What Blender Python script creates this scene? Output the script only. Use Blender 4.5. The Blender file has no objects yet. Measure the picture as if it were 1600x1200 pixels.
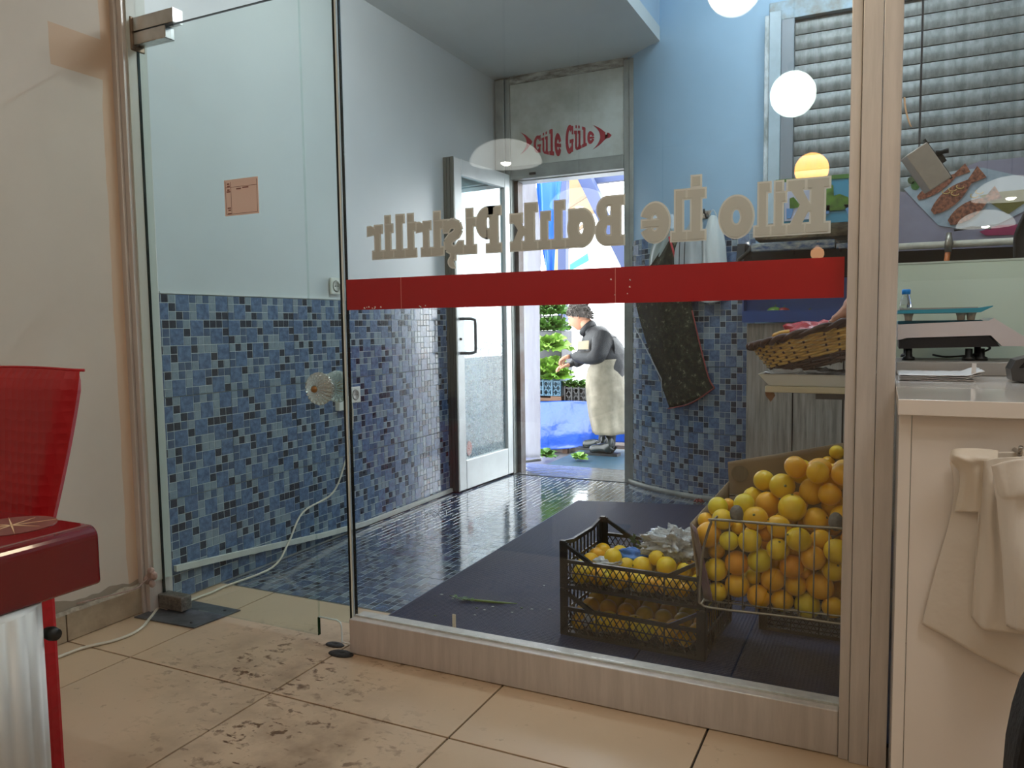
import bpy, bmesh, math, random
import numpy as np
from mathutils import Vector, Matrix, noise
random.seed(7)
S = bpy.context.scene
COL = S.collection
# ------------------------------------------------------------------ camera
CR = Vector((0.90088, 0.43383, -0.01360)); CW = Vector((-0.43290, 0.89824, -0.07599))
F = 1204.47; H = 1.08
CU = CR.cross(CW); CU.normalize(); CR = CW.cross(CU).normalized(); CW.normalize()
cam_d = bpy.data.cameras.new('camera'); cam = bpy.data.objects.new('camera', cam_d); COL.objects.link(cam)
cam.matrix_world = Matrix(((CR.x, CU.x, -CW.x, 0), (CR.y, CU.y, -CW.y, 0), (CR.z, CU.z, -CW.z, H), (0, 0, 0, 1)))
cam_d.sensor_width = 36; cam_d.lens = F / 1600 * 36; cam_d.clip_start = .02; cam_d.clip_end = 200
S.camera = cam
# ------------------------------------------------------------------ world and exposure
W = bpy.data.worlds.new('world'); S.world = W; W.use_nodes = True
wn = W.node_tree; wn.nodes['Background'].inputs[0].default_value = (.93, .96, 1, 1); wn.nodes['Background'].inputs[1].default_value = 8.5
S.view_settings.view_transform = 'Standard'; S.view_settings.look = 'None'
S.view_settings.exposure = 0.0; S.view_settings.gamma = 1; S.view_settings.use_curve_mapping = False
WARM = (1, .97, .93); GLOBE_L = 16; DOME_L = 7; FILL_L = 3.2; TUBE_L = 165; VEST_FILL_L = 13

def lin(c):
    if isinstance(c, str): c = [int(c[i:i+2], 16) / 255 for i in (0, 2, 4)]
    return tuple((x / 12.92 if x <= .04045 else ((x + .055) / 1.055) ** 2.4) for x in c)

# ------------------------------------------------------------------ materials
MATS = {}
def mat(name, col, rough=.5, metal=0, bump=0, bscale=40, var=0, vscale=3, col2=None, spec=.5, trans=0, alpha=1, emit=None, es=0, bdist=.01, coat=0, stretch=None, sss=0):
    if name in MATS: return MATS[name]
    m = bpy.data.materials.new(name); m.use_nodes = True; nt = m.node_tree; b = nt.nodes['Principled BSDF']
    c = lin(col); b.inputs['Base Color'].default_value = (*c, 1); b.inputs['Roughness'].default_value = rough
    b.inputs['Metallic'].default_value = metal; b.inputs['Specular IOR Level'].default_value = spec
    b.inputs['Transmission Weight'].default_value = trans; b.inputs['Alpha'].default_value = alpha; b.inputs['Coat Weight'].default_value = coat
    if sss: b.inputs['Subsurface Weight'].default_value = sss; b.inputs['Subsurface Radius'].default_value = (.02, .01, .005)
    if emit: b.inputs['Emission Color'].default_value = (*emit, 1); b.inputs['Emission Strength'].default_value = es
    tc = nt.nodes.new('ShaderNodeTexCoord'); mp = nt.nodes.new('ShaderNodeMapping'); nt.links.new(tc.outputs['Object'], mp.inputs[0])
    if stretch: mp.inputs['Scale'].default_value = stretch
    if col2 or var:
        n = nt.nodes.new('ShaderNodeTexNoise'); n.inputs['Scale'].default_value = vscale; n.inputs['Detail'].default_value = 6; n.inputs['Roughness'].default_value = .65
        nt.links.new(mp.outputs[0], n.inputs['Vector'])
        r = nt.nodes.new('ShaderNodeValToRGB'); c2 = lin(col2) if col2 else tuple(x * (1 - var) for x in c)
        r.color_ramp.elements[0].color = (*c2, 1); r.color_ramp.elements[1].color = (*c, 1)
        r.color_ramp.elements[0].position = .36; r.color_ramp.elements[1].position = .62
        nt.links.new(n.outputs[0], r.inputs[0]); nt.links.new(r.outputs[0], b.inputs['Base Color'])
    if bump:
        n2 = nt.nodes.new('ShaderNodeTexNoise'); n2.inputs['Scale'].default_value = bscale; n2.inputs['Detail'].default_value = 4
        nt.links.new(mp.outputs[0], n2.inputs['Vector'])
        bp = nt.nodes.new('ShaderNodeBump'); bp.inputs['Strength'].default_value = bump; bp.inputs['Distance'].default_value = bdist
        nt.links.new(n2.outputs[0], bp.inputs['Height']); nt.links.new(bp.outputs[0], b.inputs['Normal'])
    MATS[name] = m; return m

def glass_mat(name, tint=(.93, .98, .95), refl=1.0, dirt=0, rough=0.0):
    m = bpy.data.materials.new(name); m.use_nodes = True; nt = m.node_tree; nt.nodes.clear()
    o = nt.nodes.new('ShaderNodeOutputMaterial'); t = nt.nodes.new('ShaderNodeBsdfTransparent'); t.inputs[0].default_value = (*tint, 1)
    g = nt.nodes.new('ShaderNodeBsdfGlossy'); g.inputs['Roughness'].default_value = rough; g.inputs[0].default_value = (1, 1, 1, 1)
    lw = nt.nodes.new('ShaderNodeLayerWeight'); lw.inputs[0].default_value = .5
    p = nt.nodes.new('ShaderNodeMath'); p.operation = 'POWER'; p.inputs[1].default_value = 5
    a = nt.nodes.new('ShaderNodeMath'); a.operation = 'MULTIPLY_ADD'; a.inputs[1].default_value = .96 * refl; a.inputs[2].default_value = .042 * refl
    nt.links.new(lw.outputs['Facing'], p.inputs[0]); nt.links.new(p.outputs[0], a.inputs[0])
    mx = nt.nodes.new('ShaderNodeMixShader'); nt.links.new(a.outputs[0], mx.inputs[0]); nt.links.new(t.outputs[0], mx.inputs[1]); nt.links.new(g.outputs[0], mx.inputs[2])
    last = mx
    if dirt:
        d = nt.nodes.new('ShaderNodeBsdfDiffuse'); d.inputs[0].default_value = (.75, .85, .88, 1)
        tl = nt.nodes.new('ShaderNodeBsdfTranslucent'); tl.inputs[0].default_value = (.75, .85, .88, 1)
        ad = nt.nodes.new('ShaderNodeMixShader'); nt.links.new(d.outputs[0], ad.inputs[1]); nt.links.new(tl.outputs[0], ad.inputs[2])
        n = nt.nodes.new('ShaderNodeTexNoise'); n.inputs['Scale'].default_value = 90; n.inputs['Detail'].default_value = 3
        tc = nt.nodes.new('ShaderNodeTexCoord'); nt.links.new(tc.outputs['Object'], n.inputs['Vector'])
        sp = nt.nodes.new('ShaderNodeSeparateXYZ'); nt.links.new(tc.outputs['Object'], sp.inputs[0])
        mr = nt.nodes.new('ShaderNodeMapRange'); mr.inputs[1].default_value = 1.25; mr.inputs[2].default_value = .45; mr.inputs[3].default_value = 0; mr.inputs[4].default_value = 1
        nt.links.new(sp.outputs[2], mr.inputs[0])
        r = nt.nodes.new('ShaderNodeMapRange'); r.inputs[1].default_value = .48; r.inputs[2].default_value = .62; r.inputs[4].default_value = dirt
        nt.links.new(n.outputs[0], r.inputs[0])
        mm = nt.nodes.new('ShaderNodeMath'); mm.operation = 'MULTIPLY'; nt.links.new(mr.outputs[0], mm.inputs[0]); nt.links.new(r.outputs[0], mm.inputs[1])
        m2 = nt.nodes.new('ShaderNodeMixShader'); nt.links.new(mm.outputs[0], m2.inputs[0]); nt.links.new(mx.outputs[0], m2.inputs[1]); nt.links.new(ad.outputs[0], m2.inputs[2]); last = m2
    nt.links.new(last.outputs[0], o.inputs[0]); MATS[name] = m; return m

def emis(name, col, s):
    m = bpy.data.materials.new(name); m.use_nodes = True; nt = m.node_tree; nt.nodes.clear()
    o = nt.nodes.new('ShaderNodeOutputMaterial'); e = nt.nodes.new('ShaderNodeEmission'); e.inputs[0].default_value = (*col, 1); e.inputs[1].default_value = s
    nt.links.new(e.outputs[0], o.inputs[0]); MATS[name] = m; return m

# ------------------------------------------------------------------ geometry helpers
def ray(px, py): return CR * ((px - 800) / F) - CU * ((py - 600) / F) + CW
def at(px, py, Y):
    d = ray(px, py); return Vector((0, 0, H)) + d * (Y / d.y)
def atx(px, py, X):
    d = ray(px, py); return Vector((0, 0, H)) + d * (X / d.x)
def atz(px, py, Z):
    d = ray(px, py); return Vector((0, 0, H)) + d * ((Z - H) / d.z)

class MB:
    def __init__(s): s.v = []; s.f = []; s.mi = []; s.sm = []
    def add(s, vs, fs, mi=0, smooth=False):
        o = len(s.v); s.v += [tuple(v) for v in vs]
        for f in fs: s.f.append(tuple(i + o for i in f)); s.mi.append(mi); s.sm.append(smooth)
        return s
    def box(s, x0, y0, z0, x1, y1, z1, mi=0, M=None, bev=0):
        if x0 > x1: x0, x1 = x1, x0
        if y0 > y1: y0, y1 = y1, y0
        if z0 > z1: z0, z1 = z1, z0
        if bev:
            b = min(bev, (x1-x0)/2.01, (y1-y0)/2.01, (z1-z0)/2.01)
            bm = bmesh.new(); bmesh.ops.create_cube(bm, size=1)
            for v in bm.verts: v.co = Vector((x0+(v.co.x+.5)*(x1-x0), y0+(v.co.y+.5)*(y1-y0), z0+(v.co.z+.5)*(z1-z0)))
            bmesh.ops.bevel(bm, geom=bm.edges[:], offset=b, segments=2, affect='EDGES', profile=.5)
            bm.verts.index_update(); vs = [v.co.copy() for v in bm.verts]; fs = [[v.index for v in f.verts] for f in bm.faces]; bm.free()
        else:
            vs = [Vector(c) for c in ((x0,y0,z0),(x1,y0,z0),(x1,y1,z0),(x0,y1,z0),(x0,y0,z1),(x1,y0,z1),(x1,y1,z1),(x0,y1,z1))]
            fs = [(0,3,2,1),(4,5,6,7),(0,1,5,4),(1,2,6,5),(2,3,7,6),(3,0,4,7)]
        if M is not None: vs = [M @ v for v in vs]
        return s.add(vs, fs, mi)
    def prism(s, poly, y0, y1, mi=0, axes='xz', M=None):      # poly in 2D, extruded along the third axis
        n = len(poly); vs = []
        for y in (y0, y1):
            for a, b in poly:
                v = {'xz': (a, y, b), 'xy': (a, b, y), 'yz': (y, a, b)}[axes]; vs.append(M @ Vector(v) if M is not None else v)
        fs = [tuple(range(n)), tuple(range(2*n-1, n-1, -1))] + [(i, i+n, (i+1) % n + n, (i+1) % n) for i in range(n)]
        return s.add(vs, fs, mi)
    def tube(s, pts, r, seg=8, mi=0, closed=False, caps=True, flat=1.0):
        pts = [Vector(p) for p in pts]; n = len(pts); rs = r if isinstance(r, (list, tuple)) else [r] * n
        vs = []; up = None
        for i, p in enumerate(pts):
            if closed: t = pts[(i+1) % n] - pts[i-1]
            else: t = pts[min(i+1, n-1)] - pts[max(i-1, 0)]
            t = t.normalized() if t.length > 1e-9 else Vector((0, 0, 1))
            if up is None: up = Vector((0, 0, 1)) if abs(t.z) < .9 else Vector((1, 0, 0))
            a = t.cross(up)
            if a.length < 1e-6: a = t.cross(Vector((0, 1, 0)))
            a.normalize(); b = a.cross(t).normalized(); up = b
            for k in range(seg):
                an = 2 * math.pi * k / seg; vs.append(p + a * math.cos(an) * rs[i] + b * math.sin(an) * rs[i] * flat)
        fs = []
        for i in range(n if closed else n - 1):
            j = (i + 1) % n
            for k in range(seg): fs.append((i*seg+k, i*seg+(k+1) % seg, j*seg+(k+1) % seg, j*seg+k))
        if not closed and caps: fs.append(tuple(range(seg-1, -1, -1))); fs.append(tuple((n-1)*seg+k for k in range(seg)))
        return s.add(vs, fs, mi, True)
    def lathe(s, prof, c=(0, 0, 0), seg=24, mi=0, M=None, sx=1, sy=1):
        vs = []; fs = []; n = len(prof)
        for r, z in prof:
            for k in range(seg):
                a = 2*math.pi*k/seg; v = Vector((r*math.cos(a)*sx, r*math.sin(a)*sy, z))
                vs.append((M @ v if M is not None else v) + Vector(c))
        for i in range(n-1):
            for k in range(seg): fs.append((i*seg+k, i*seg+(k+1) % seg, (i+1)*seg+(k+1) % seg, (i+1)*seg+k))
        if prof[0][0] > 1e-5: fs.append(tuple(range(seg-1, -1, -1)))
        if prof[-1][0] > 1e-5: fs.append(tuple((n-1)*seg+k for k in range(seg)))
        return s.add(vs, fs, mi, True)
    def grid(s, fn, nu, nv, mi=0, thick=0, smooth=True):
        P = [[Vector(fn(i/nu, j/nv)) for i in range(nu+1)] for j in range(nv+1)]
        vs = [p for row in P for p in row]; W_ = nu+1
        fs = [(j*W_+i, j*W_+i+1, (j+1)*W_+i+1, (j+1)*W_+i) for j in range(nv) for i in range(nu)]
        if thick:
            N = []
            for j in range(nv+1):
                for i in range(nu+1):
                    a = P[j][min(i+1, nu)] - P[j][max(i-1, 0)]; b = P[min(j+1, nv)][i] - P[max(j-1, 0)][i]
                    n = a.cross(b); N.append(n.normalized() if n.length > 1e-12 else Vector((0, 1, 0)))
            o = len(vs); vs += [v + n*thick for v, n in zip(vs, N)]
            fs += [tuple(i+o for i in reversed(f)) for f in list(fs)]
            for i in range(nu): fs.append((i+1, i, o+i, o+i+1)); k = nv*W_+i; fs.append((k, k+1, o+k+1, o+k))
            for j in range(nv): k = j*W_; fs.append((k, k+W_, o+k+W_, o+k)); k = j*W_+nu; fs.append((k+W_, k, o+k, o+k+W_))
        return s.add(vs, fs, mi, smooth)
    def mesh(s, name, mats):
        me = bpy.data.meshes.new(name); me.from_pydata(s.v, [], s.f)
        for m in (mats if isinstance(mats, (list, tuple)) else [mats]): me.materials.append(m)
        me.polygons.foreach_set('material_index', s.mi); me.polygons.foreach_set('use_smooth', s.sm); me.update(); return me
    def build(s, name, mats, parent=None, label=None, loc=None, kind=None):
        me = s.mesh(name, mats); 
        bm = bmesh.new(); bm.from_mesh(me); bmesh.ops.recalc_face_normals(bm, faces=bm.faces[:]); bm.to_mesh(me); bm.free()
        return link(name, me, parent, label, loc, kind)

def link(name, me, parent=None, label=None, loc=None, kind=None):
    o = bpy.data.objects.new(name, me); COL.objects.link(o)
    if parent is not None: o.parent = parent
    if loc is not None: o.location = loc
    if label: o['label'] = label
    if kind: o['kind'] = kind
    return o
def tag(o, label, cat, group=None, kind=None):
    o['label'] = label; o['category'] = cat
    if group: o['group'] = group
    if kind: o['kind'] = kind
    return o
def thing(name, label, cat, loc=(0, 0, 0), rz=0, group=None, kind=None):
    o = bpy.data.objects.new(name, None); COL.objects.link(o); o.location = loc; o.rotation_euler = (0, 0, rz); o.empty_display_size = .1
    return tag(o, label, cat, group, kind)
def struct(o, label=None, cat=None):
    o['kind'] = 'structure'
    if label: o['label'] = label
    if cat: o['category'] = cat
    return o
def copy_tree(o, parent=None):
    c = o.copy(); COL.objects.link(c)
    if parent is not None: c.parent = parent
    for ch in [x for x in bpy.data.objects if x.parent == o]: copy_tree(ch, c)
    return c
def nz(p, s=1.0, seed=0.0): return noise.noise(Vector(p) * s + Vector((seed, seed*1.7, -seed)))
# ------------------------------------------------------------------ shared materials
ALU = mat('aluminium_dull', 'cdc6c0', .38, .2, bump=.03, bscale=60, var=.18, vscale=5, stretch=(6, 6, .5))
ALU_V = mat('aluminium_vestibule', '9ea39f', .4, .45, var=.25, vscale=6)
ALU_W = mat('door_white_alu', 'dfe3e3', .35, .2, var=.12, vscale=6)
CHROME = mat('brushed_steel', 'c9c5c0', .25, 1, var=.2, vscale=10)
DSTEEL = mat('dark_steel', '4a4a4c', .4, .8)
BLACK = mat('black_plastic', '161614', .45)
PAINT_IN = mat('cream_wall_paint', 'cdc4b8', .7, bump=.04, bscale=12, var=.06, vscale=2)
PAINT_V = mat('pale_grey_blue_paint', 'cbd2d4', .35, bump=.02, bscale=8, var=.07, vscale=1.3)
PAINT_BL = mat('sky_blue_paint', '9fc0d8', .5, bump=.03, bscale=10, var=.08, vscale=1.5)
PAINT_SOF = mat('soffit_paint', 'd3d8d6', .6, var=.05)
GLASS = glass_mat('window_glass', (.975, .992, .985), .9)
GLASS_D = glass_mat('door_glass', (.915, .96, .94), .9)
GLASS_DIRT = glass_mat('dirty_glass', (.80, .90, .92), 2.0, dirt=.75)
GEDGE = mat('glass_edge', '0a1512', .15)
GEDGEL = mat('glass_edge_bright', 'dfe9e6', .1, spec=.8)
GROUT = mat('mosaic_grout', 'b4c0c6', .5)
M_BIG = mat('mosaic_blue', '6881a2', .14, bump=.12, bscale=90, col2='43597a', vscale=38, coat=.3)
M_LIGHT = mat('mosaic_grey_blue', '8c9ca7', .14, bump=.05, bscale=60, col2='7b8c98', vscale=30, coat=.3)
M_MID = mat('mosaic_slate_blue', '506684', .14, col2='435771', vscale=30, coat=.3)
M_DARK = mat('mosaic_navy', '2d3848', .14, col2='232c3a', vscale=30, coat=.3)
MOS = [GROUT, M_LIGHT, M_BIG, M_MID, M_DARK]
MOSF = []
for n_, m_ in (('g', GROUT), ('l', M_LIGHT), ('b', M_BIG), ('m', M_MID), ('d', M_DARK)):   # wet floor versions
    k = m_.copy(); k.name = 'wet_' + m_.name
    for e_ in [e for nd in k.node_tree.nodes if nd.type == 'VALTORGB' for e in nd.color_ramp.elements]: e_.color = tuple(c*.62 for c in e_.color[:3]) + (1,)
    bs = k.node_tree.nodes['Principled BSDF']; bs.inputs['Roughness'].default_value = .09; bs.inputs['Coat Weight'].default_value = .8; bs.inputs['Coat Roughness'].default_value = .11
    nt = k.node_tree; tc = nt.nodes.new('ShaderNodeNewGeometry'); n = nt.nodes.new('ShaderNodeTexNoise'); n.inputs['Scale'].default_value = 16; n.inputs['Detail'].default_value = 3
    nt.links.new(tc.outputs['Position'], n.inputs['Vector']); bp = nt.nodes.new('ShaderNodeBump'); bp.inputs['Strength'].default_value = .22; bp.inputs['Distance'].default_value = .004
    nt.links.new(n.outputs[0], bp.inputs['Height']); nt.links.new(bp.outputs[0], bs.inputs['Normal']); nt.links.new(bp.outputs[0], bs.inputs['Coat Normal'])
    MOSF.append(k)
# beige floor with scuffs and mud
def beige_mat():
    m = mat('beige_floor_tile', 'cbb193', .28, bump=.02, bscale=6, var=.10, vscale=1.2)
    nt = m.node_tree; b = nt.nodes['Principled BSDF']; src = b.inputs['Base Color'].links[0].from_socket
    g = nt.nodes.new('ShaderNodeNewGeometry')
    def nse(sc, det, lo, hi, st=None):
        mp = nt.nodes.new('ShaderNodeMapping'); nt.links.new(g.outputs['Position'], mp.inputs[0])
        if st: mp.inputs['Scale'].default_value = st; mp.inputs['Rotation'].default_value = (0, 0, .6)
        n = nt.nodes.new('ShaderNodeTexNoise'); n.inputs['Scale'].default_value = sc; n.inputs['Detail'].default_value = det; n.inputs['Roughness'].default_value = .6
        nt.links.new(mp.outputs[0], n.inputs['Vector']); r = nt.nodes.new('ShaderNodeMapRange'); r.inputs[1].default_value = lo; r.inputs[2].default_value = hi
        nt.links.new(n.outputs[0], r.inputs[0]); return r.outputs[0]
    def blob(cx, cy, rx, ry):
        s_ = nt.nodes.new('ShaderNodeVectorMath'); s_.operation = 'SUBTRACT'; s_.inputs[1].default_value = (cx, cy, 0); nt.links.new(g.outputs['Position'], s_.inputs[0])
        d_ = nt.nodes.new('ShaderNodeVectorMath'); d_.operation = 'DIVIDE'; d_.inputs[1].default_value = (rx, ry, 1); nt.links.new(s_.outputs[0], d_.inputs[0])
        l_ = nt.nodes.new('ShaderNodeVectorMath'); l_.operation = 'LENGTH'; nt.links.new(d_.outputs[0], l_.inputs[0])
        r_ = nt.nodes.new('ShaderNodeMapRange'); r_.inputs[1].default_value = 1; r_.inputs[2].default_value = .3; nt.links.new(l_.outputs['Value'], r_.inputs[0]); return r_.outputs[0]
    def mth(op, a, b_):
        n = nt.nodes.new('ShaderNodeMath'); n.operation = op
        for i, x in enumerate((a, b_)):
            if isinstance(x, (int, float)): n.inputs[i].default_value = x
            else: nt.links.new(x, n.inputs[i])
        return n.outputs[0]
    area = mth('MAXIMUM', mth('MAXIMUM', blob(-1.72, 1.80, .55, .38), blob(-1.40, 1.45, .50, .42)), mth('MAXIMUM', blob(-1.5, 2.05, .7, .16), blob(-1.35, 1.2, .5, .35)))
    spots = mth('MULTIPLY', nse(26, 5, .53, .61), nse(9, 3, .42, .56)); streak = nse(16, 4, .60, .68, (1, 3.2, 1)); smear = nse(5, 5, .45, .8)
    f = mth('MULTIPLY', area, mth('MAXIMUM', mth('MAXIMUM', spots, streak), mth('MULTIPLY', smear, .9)))
    f = mth('MAXIMUM', mth('MULTIPLY', f, .95), mth('MULTIPLY', mth('MULTIPLY', nse(30, 3, .63, .70), nse(3, 2, .45, .6)), .35))
    mx = nt.nodes.new('ShaderNodeMix'); mx.data_type = 'RGBA'; mx.inputs[7].default_value = (*lin('62452b'), 1)
    nt.links.new(f, mx.inputs[0]); nt.links.new(src, mx.inputs[6]); nt.links.new(mx.outputs[2], b.inputs['Base Color']); return m
BEIGE = beige_mat()
DGROUT = mat('dark_grout', '2e241b', .8)

# ------------------------------------------------------------------ mosaic tile
TS = .405; NC = 12; CELL = TS / NC
def mosaic_layout():
    rng = random.Random(3); used = {}; out = []
    for b in range(4):
        for k in range(4):
            c = 3*k + (b % 2); r = 3*b + (0 if (k + b) % 2 else 1)
            for i in (0, 1):
                for j in (0, 1): used[(c+i) % 12, (r+j) % 12] = 1
            out.append((c, r, 2, 2))
    for r in range(12):
        for c in range(12):
            if (c, r) in used: continue
            q = rng.random(); out.append((c, r, 1, 1 if q < .50 else (3 if q < .80 else 4)))
    return out
LAY = mosaic_layout()
def mosaic_mesh(name, mats, fn=None, umax=TS, umin=0.0, vmax=TS, depth=.008, proud=.0016, gap=.0014):
    """one ceramic tile: grey body and raised mosaic chips. fn(u, v, n) -> point"""
    fn = fn or (lambda u, v, n: (u, v, n)); mb = MB()
    def slab(u0, v0, u1, v1, n0, n1, mi, nu=1, bev=.0008):
        us = [u0 + (u1-u0)*i/nu for i in range(nu+1)]
        vs = [fn(u, v0, n0) for u in us] + [fn(u, v1, n0) for u in us] + [fn(min(max(u, u0+bev), u1-bev), v0+bev, n1) for u in us] + [fn(min(max(u, u0+bev), u1-bev), v1-bev, n1) for u in us]
        w = nu + 1; fs = []
        for i in range(nu): fs += [(2*w+i, 2*w+i+1, 3*w+i+1, 3*w+i), (i, i+1, 2*w+i+1, 2*w+i), (w+i+1, w+i, 3*w+i, 3*w+i+1)]
        fs += [(w, 0, 2*w, 3*w), (nu, w+nu, 3*w+nu, 2*w+nu)]
        mb.add(vs, fs, mi)
    g = .0022
    slab(umin+g, g, umax-g, vmax-g, -depth, 0, 0, 6)
    for c, r, s, k in LAY:
        u0, v0, u1, v1 = c*CELL, r*CELL, (c+s)*CELL, (r+s)*CELL
        u0 = max(u0, umin); u1 = min(u1, umax, TS); v1 = min(v1, vmax)
        if u1-u0 < .006 or v1-v0 < .006: continue
        q = gap + (g if False else 0)
        slab(u0+q, v0+q, u1-q, v1-q, 0, proud, k)
    return mb.mesh(name, mats)
TILE = mosaic_mesh('mosaic_tile', MOS); TILE_F = mosaic_mesh('mosaic_floor_tile', MOSF, proud=.0008)

GY = 2.042
# ------------------------------------------------------------------ floor (our room)
fl = thing('floor', 'beige ceramic tiled floor with muddy shoe marks', 'floor', kind='structure')
MB().box(-2.7, -4, -.02, 3.2, 2.36, -.006).build('grout_bed', DGROUT, fl)
xs = [-2.55, -2.23, -1.62, -1.01, -.40, .21, .82, 1.43, 2.04, 2.65, 3.15]; ys = [2.357, 1.68, 1.07, .46, -.15, -.76, -1.37, -1.98, -2.59, -3.2, -3.95]
for i in range(len(xs)-1):
    for j in range(len(ys)-1):
        MB().box(xs[i]+.003, ys[j+1]+.003, -.01, xs[i+1]-.003, ys[j]-.003, 0, bev=.0012).build('tile', BEIGE, fl)
# vestibule floor
fv = thing('floor', 'wet blue mosaic tiled floor of the entry passage', 'floor', kind='structure')
MB().box(-2.56, 2.36, -.03, 2.6, 5.45, -.009).build('grout_bed', GROUT, fv)
MB().box(-2.56, 5.0, -.008, -1.2, 5.42, .004).build('doorstep', mat('wet_concrete', '6f747a', .12, bump=.3, bscale=14, var=.3, vscale=9), fv, 'wet grey concrete doorstep')
x0 = -2.465 - TS
for i in range(-1, 9):
    for j in range(7):
        X = -2.465 + i*TS; Y = 2.362 + j*TS
        if X > 1.0 and Y < 2.3: continue
        if X < -2.53:
            me = TILE_FC = bpy.data.meshes.get('mosaic_cut') or mosaic_mesh('mosaic_cut', MOSF, umin=TS-.055, proud=.0008)
            link('tile', me, fv, loc=(X, Y, -.001)); continue
        if j == 6:
            me = bpy.data.meshes.get('mosaic_short') or mosaic_mesh('mosaic_short', MOSF, vmax=.20, proud=.0008)
            link('tile', me, fv, loc=(X, Y, -.001)); continue
        link('tile', TILE_F, fv, loc=(X, Y, -.001))
# ------------------------------------------------------------------ walls of our room
def wall_left_mat():
    m = PAINT_IN.copy(); m.name = 'cream_wall_paint_patched'; nt = m.node_tree; b = nt.nodes['Principled BSDF']; src = b.inputs['Base Color'].links[0].from_socket
    g = nt.nodes.new('ShaderNodeNewGeometry'); sp = nt.nodes.new('ShaderNodeSeparateXYZ'); nt.links.new(g.outputs['Position'], sp.inputs[0])
    n = nt.nodes.new('ShaderNodeTexNoise'); n.inputs['Scale'].default_value = 6; nt.links.new(g.outputs['Position'], n.inputs['Vector'])
    def mth(op, a, b_, c=None):
        q = nt.nodes.new('ShaderNodeMath'); q.operation = op
        for i, x in enumerate((a, b_)):
            if isinstance(x, (int, float)): q.inputs[i].default_value = x
            else: nt.links.new(x, q.inputs[i])
        return q.outputs[0]
    yy = mth('ADD', sp.outputs[1], mth('MULTIPLY', mth('SUBTRACT', n.outputs[0], .5), .02))
    band = mth('GREATER_THAN', yy, 1.93)
    zz = sp.outputs[2]
    patch = mth('MULTIPLY', mth('GREATER_THAN', yy, 1.74), mth('MULTIPLY', mth('GREATER_THAN', zz, 1.98), mth('LESS_THAN', zz, 2.12)))
    low = mth('MULTIPLY', mth('GREATER_THAN', mth('ADD', mth('MULTIPLY', n.outputs[0], .10), .09), zz), .8)
    mx = nt.nodes.new('ShaderNodeMix'); mx.data_type = 'RGBA'; mx.inputs[7].default_value = (*lin('c9a98b'), 1)
    nt.links.new(mth('MULTIPLY', mth('MAXIMUM', band, patch), .75), mx.inputs[0]); nt.links.new(src, mx.inputs[6])
    m2 = nt.nodes.new('ShaderNodeMix'); m2.data_type = 'RGBA'; m2.inputs[7].default_value = (*lin('8b8070'), 1)
    nt.links.new(low, m2.inputs[0]); nt.links.new(mx.outputs[2], m2.inputs[6]); nt.links.new(m2.outputs[2], b.inputs['Base Color']); return m
wl = struct(MB().box(-2.75, -4, -.05, -2.55, 2.0, 2.9).build('wall_left', wall_left_mat()), 'cream painted wall with a browner strip beside the glass door', 'wall')
struct(MB().box(-2.75, -4.2, -.05, 3.3, -4, 2.9).build('wall_back', PAINT_IN), 'cream wall behind the camera', 'wall')
struct(MB().box(3.15, -4, -.05, 3.35, 2.1, 2.9).build('wall_right', PAINT_IN), 'cream wall on the far right of the dining room', 'wall')
struct(MB().box(-2.75, -4.2, 2.9, 3.35, 2.0, 3.0).build('ceiling', mat('room_ceiling', 'c9bfb0', .7)), 'cream ceiling of the dining room', 'ceiling')
bb = thing('baseboard_left', 'beige tile skirting with flaking paint above it', 'skirting', kind='structure')
SK = mat('skirting_tile', 'b3a189', .4, var=.3, vscale=9)
yb = [1.98, 1.675, 1.065, .455, -.155, -.765]
for a, b in zip(yb, yb[1:]): MB().box(-2.55, b+.002, .002, -2.538, a-.002, .098, bev=.002).build('tile', SK, bb)
def rag(u, v):
    y = -.6 + 2.58*u; return (-2.5375 - .009*v, y, .098 + .022*v*(.5 + abs(nz((y*9, 0, v), 1.2))))
MB().grid(rag, 120, 2).build('plaster_edge', mat('flaky_plaster', 'b9ae9c', .8, bump=.5, bscale=60, var=.35, vscale=40), bb, 'ragged filler bead along the top of the skirting')
# ------------------------------------------------------------------ walls of the passage
wv = thing('wall_left', 'passage wall, blue mosaic tiles below pale grey paint', 'wall', kind='structure')
MB().box(-2.75, 2.0, -.05, -2.528, 5.25, 3.4).build('plaster', PAINT_V, wv)
MB().box(-2.53, 2.11, 1.222, -2.519, 5.0, 1.229).build('tile_trim', mat('white_grout', 'ccd2d2', .6), wv)
RW = Matrix(((0, 0, 1, 0), (1, 0, 0, 0), (0, 1, 0, 0), (0, 0, 0, 1)))     # tile u -> Y, v -> Z, n -> X
for j in range(3):
    for i in range(8):
        Y = 2.045 + i*TS*.9975; Z = .005 + j*TS
        me = TILE
        if i == 0: me = bpy.data.meshes.get('mosaic_first') or mosaic_mesh('mosaic_first', MOS, umin=.06)
        if i == 7: me = bpy.data.meshes.get('mosaic_last') or mosaic_mesh('mosaic_last', MOS, umax=.11)
        t = link('tile', me, wv); t.matrix_local = Matrix.Translation((-2.521, Y, Z)) @ RW
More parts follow.
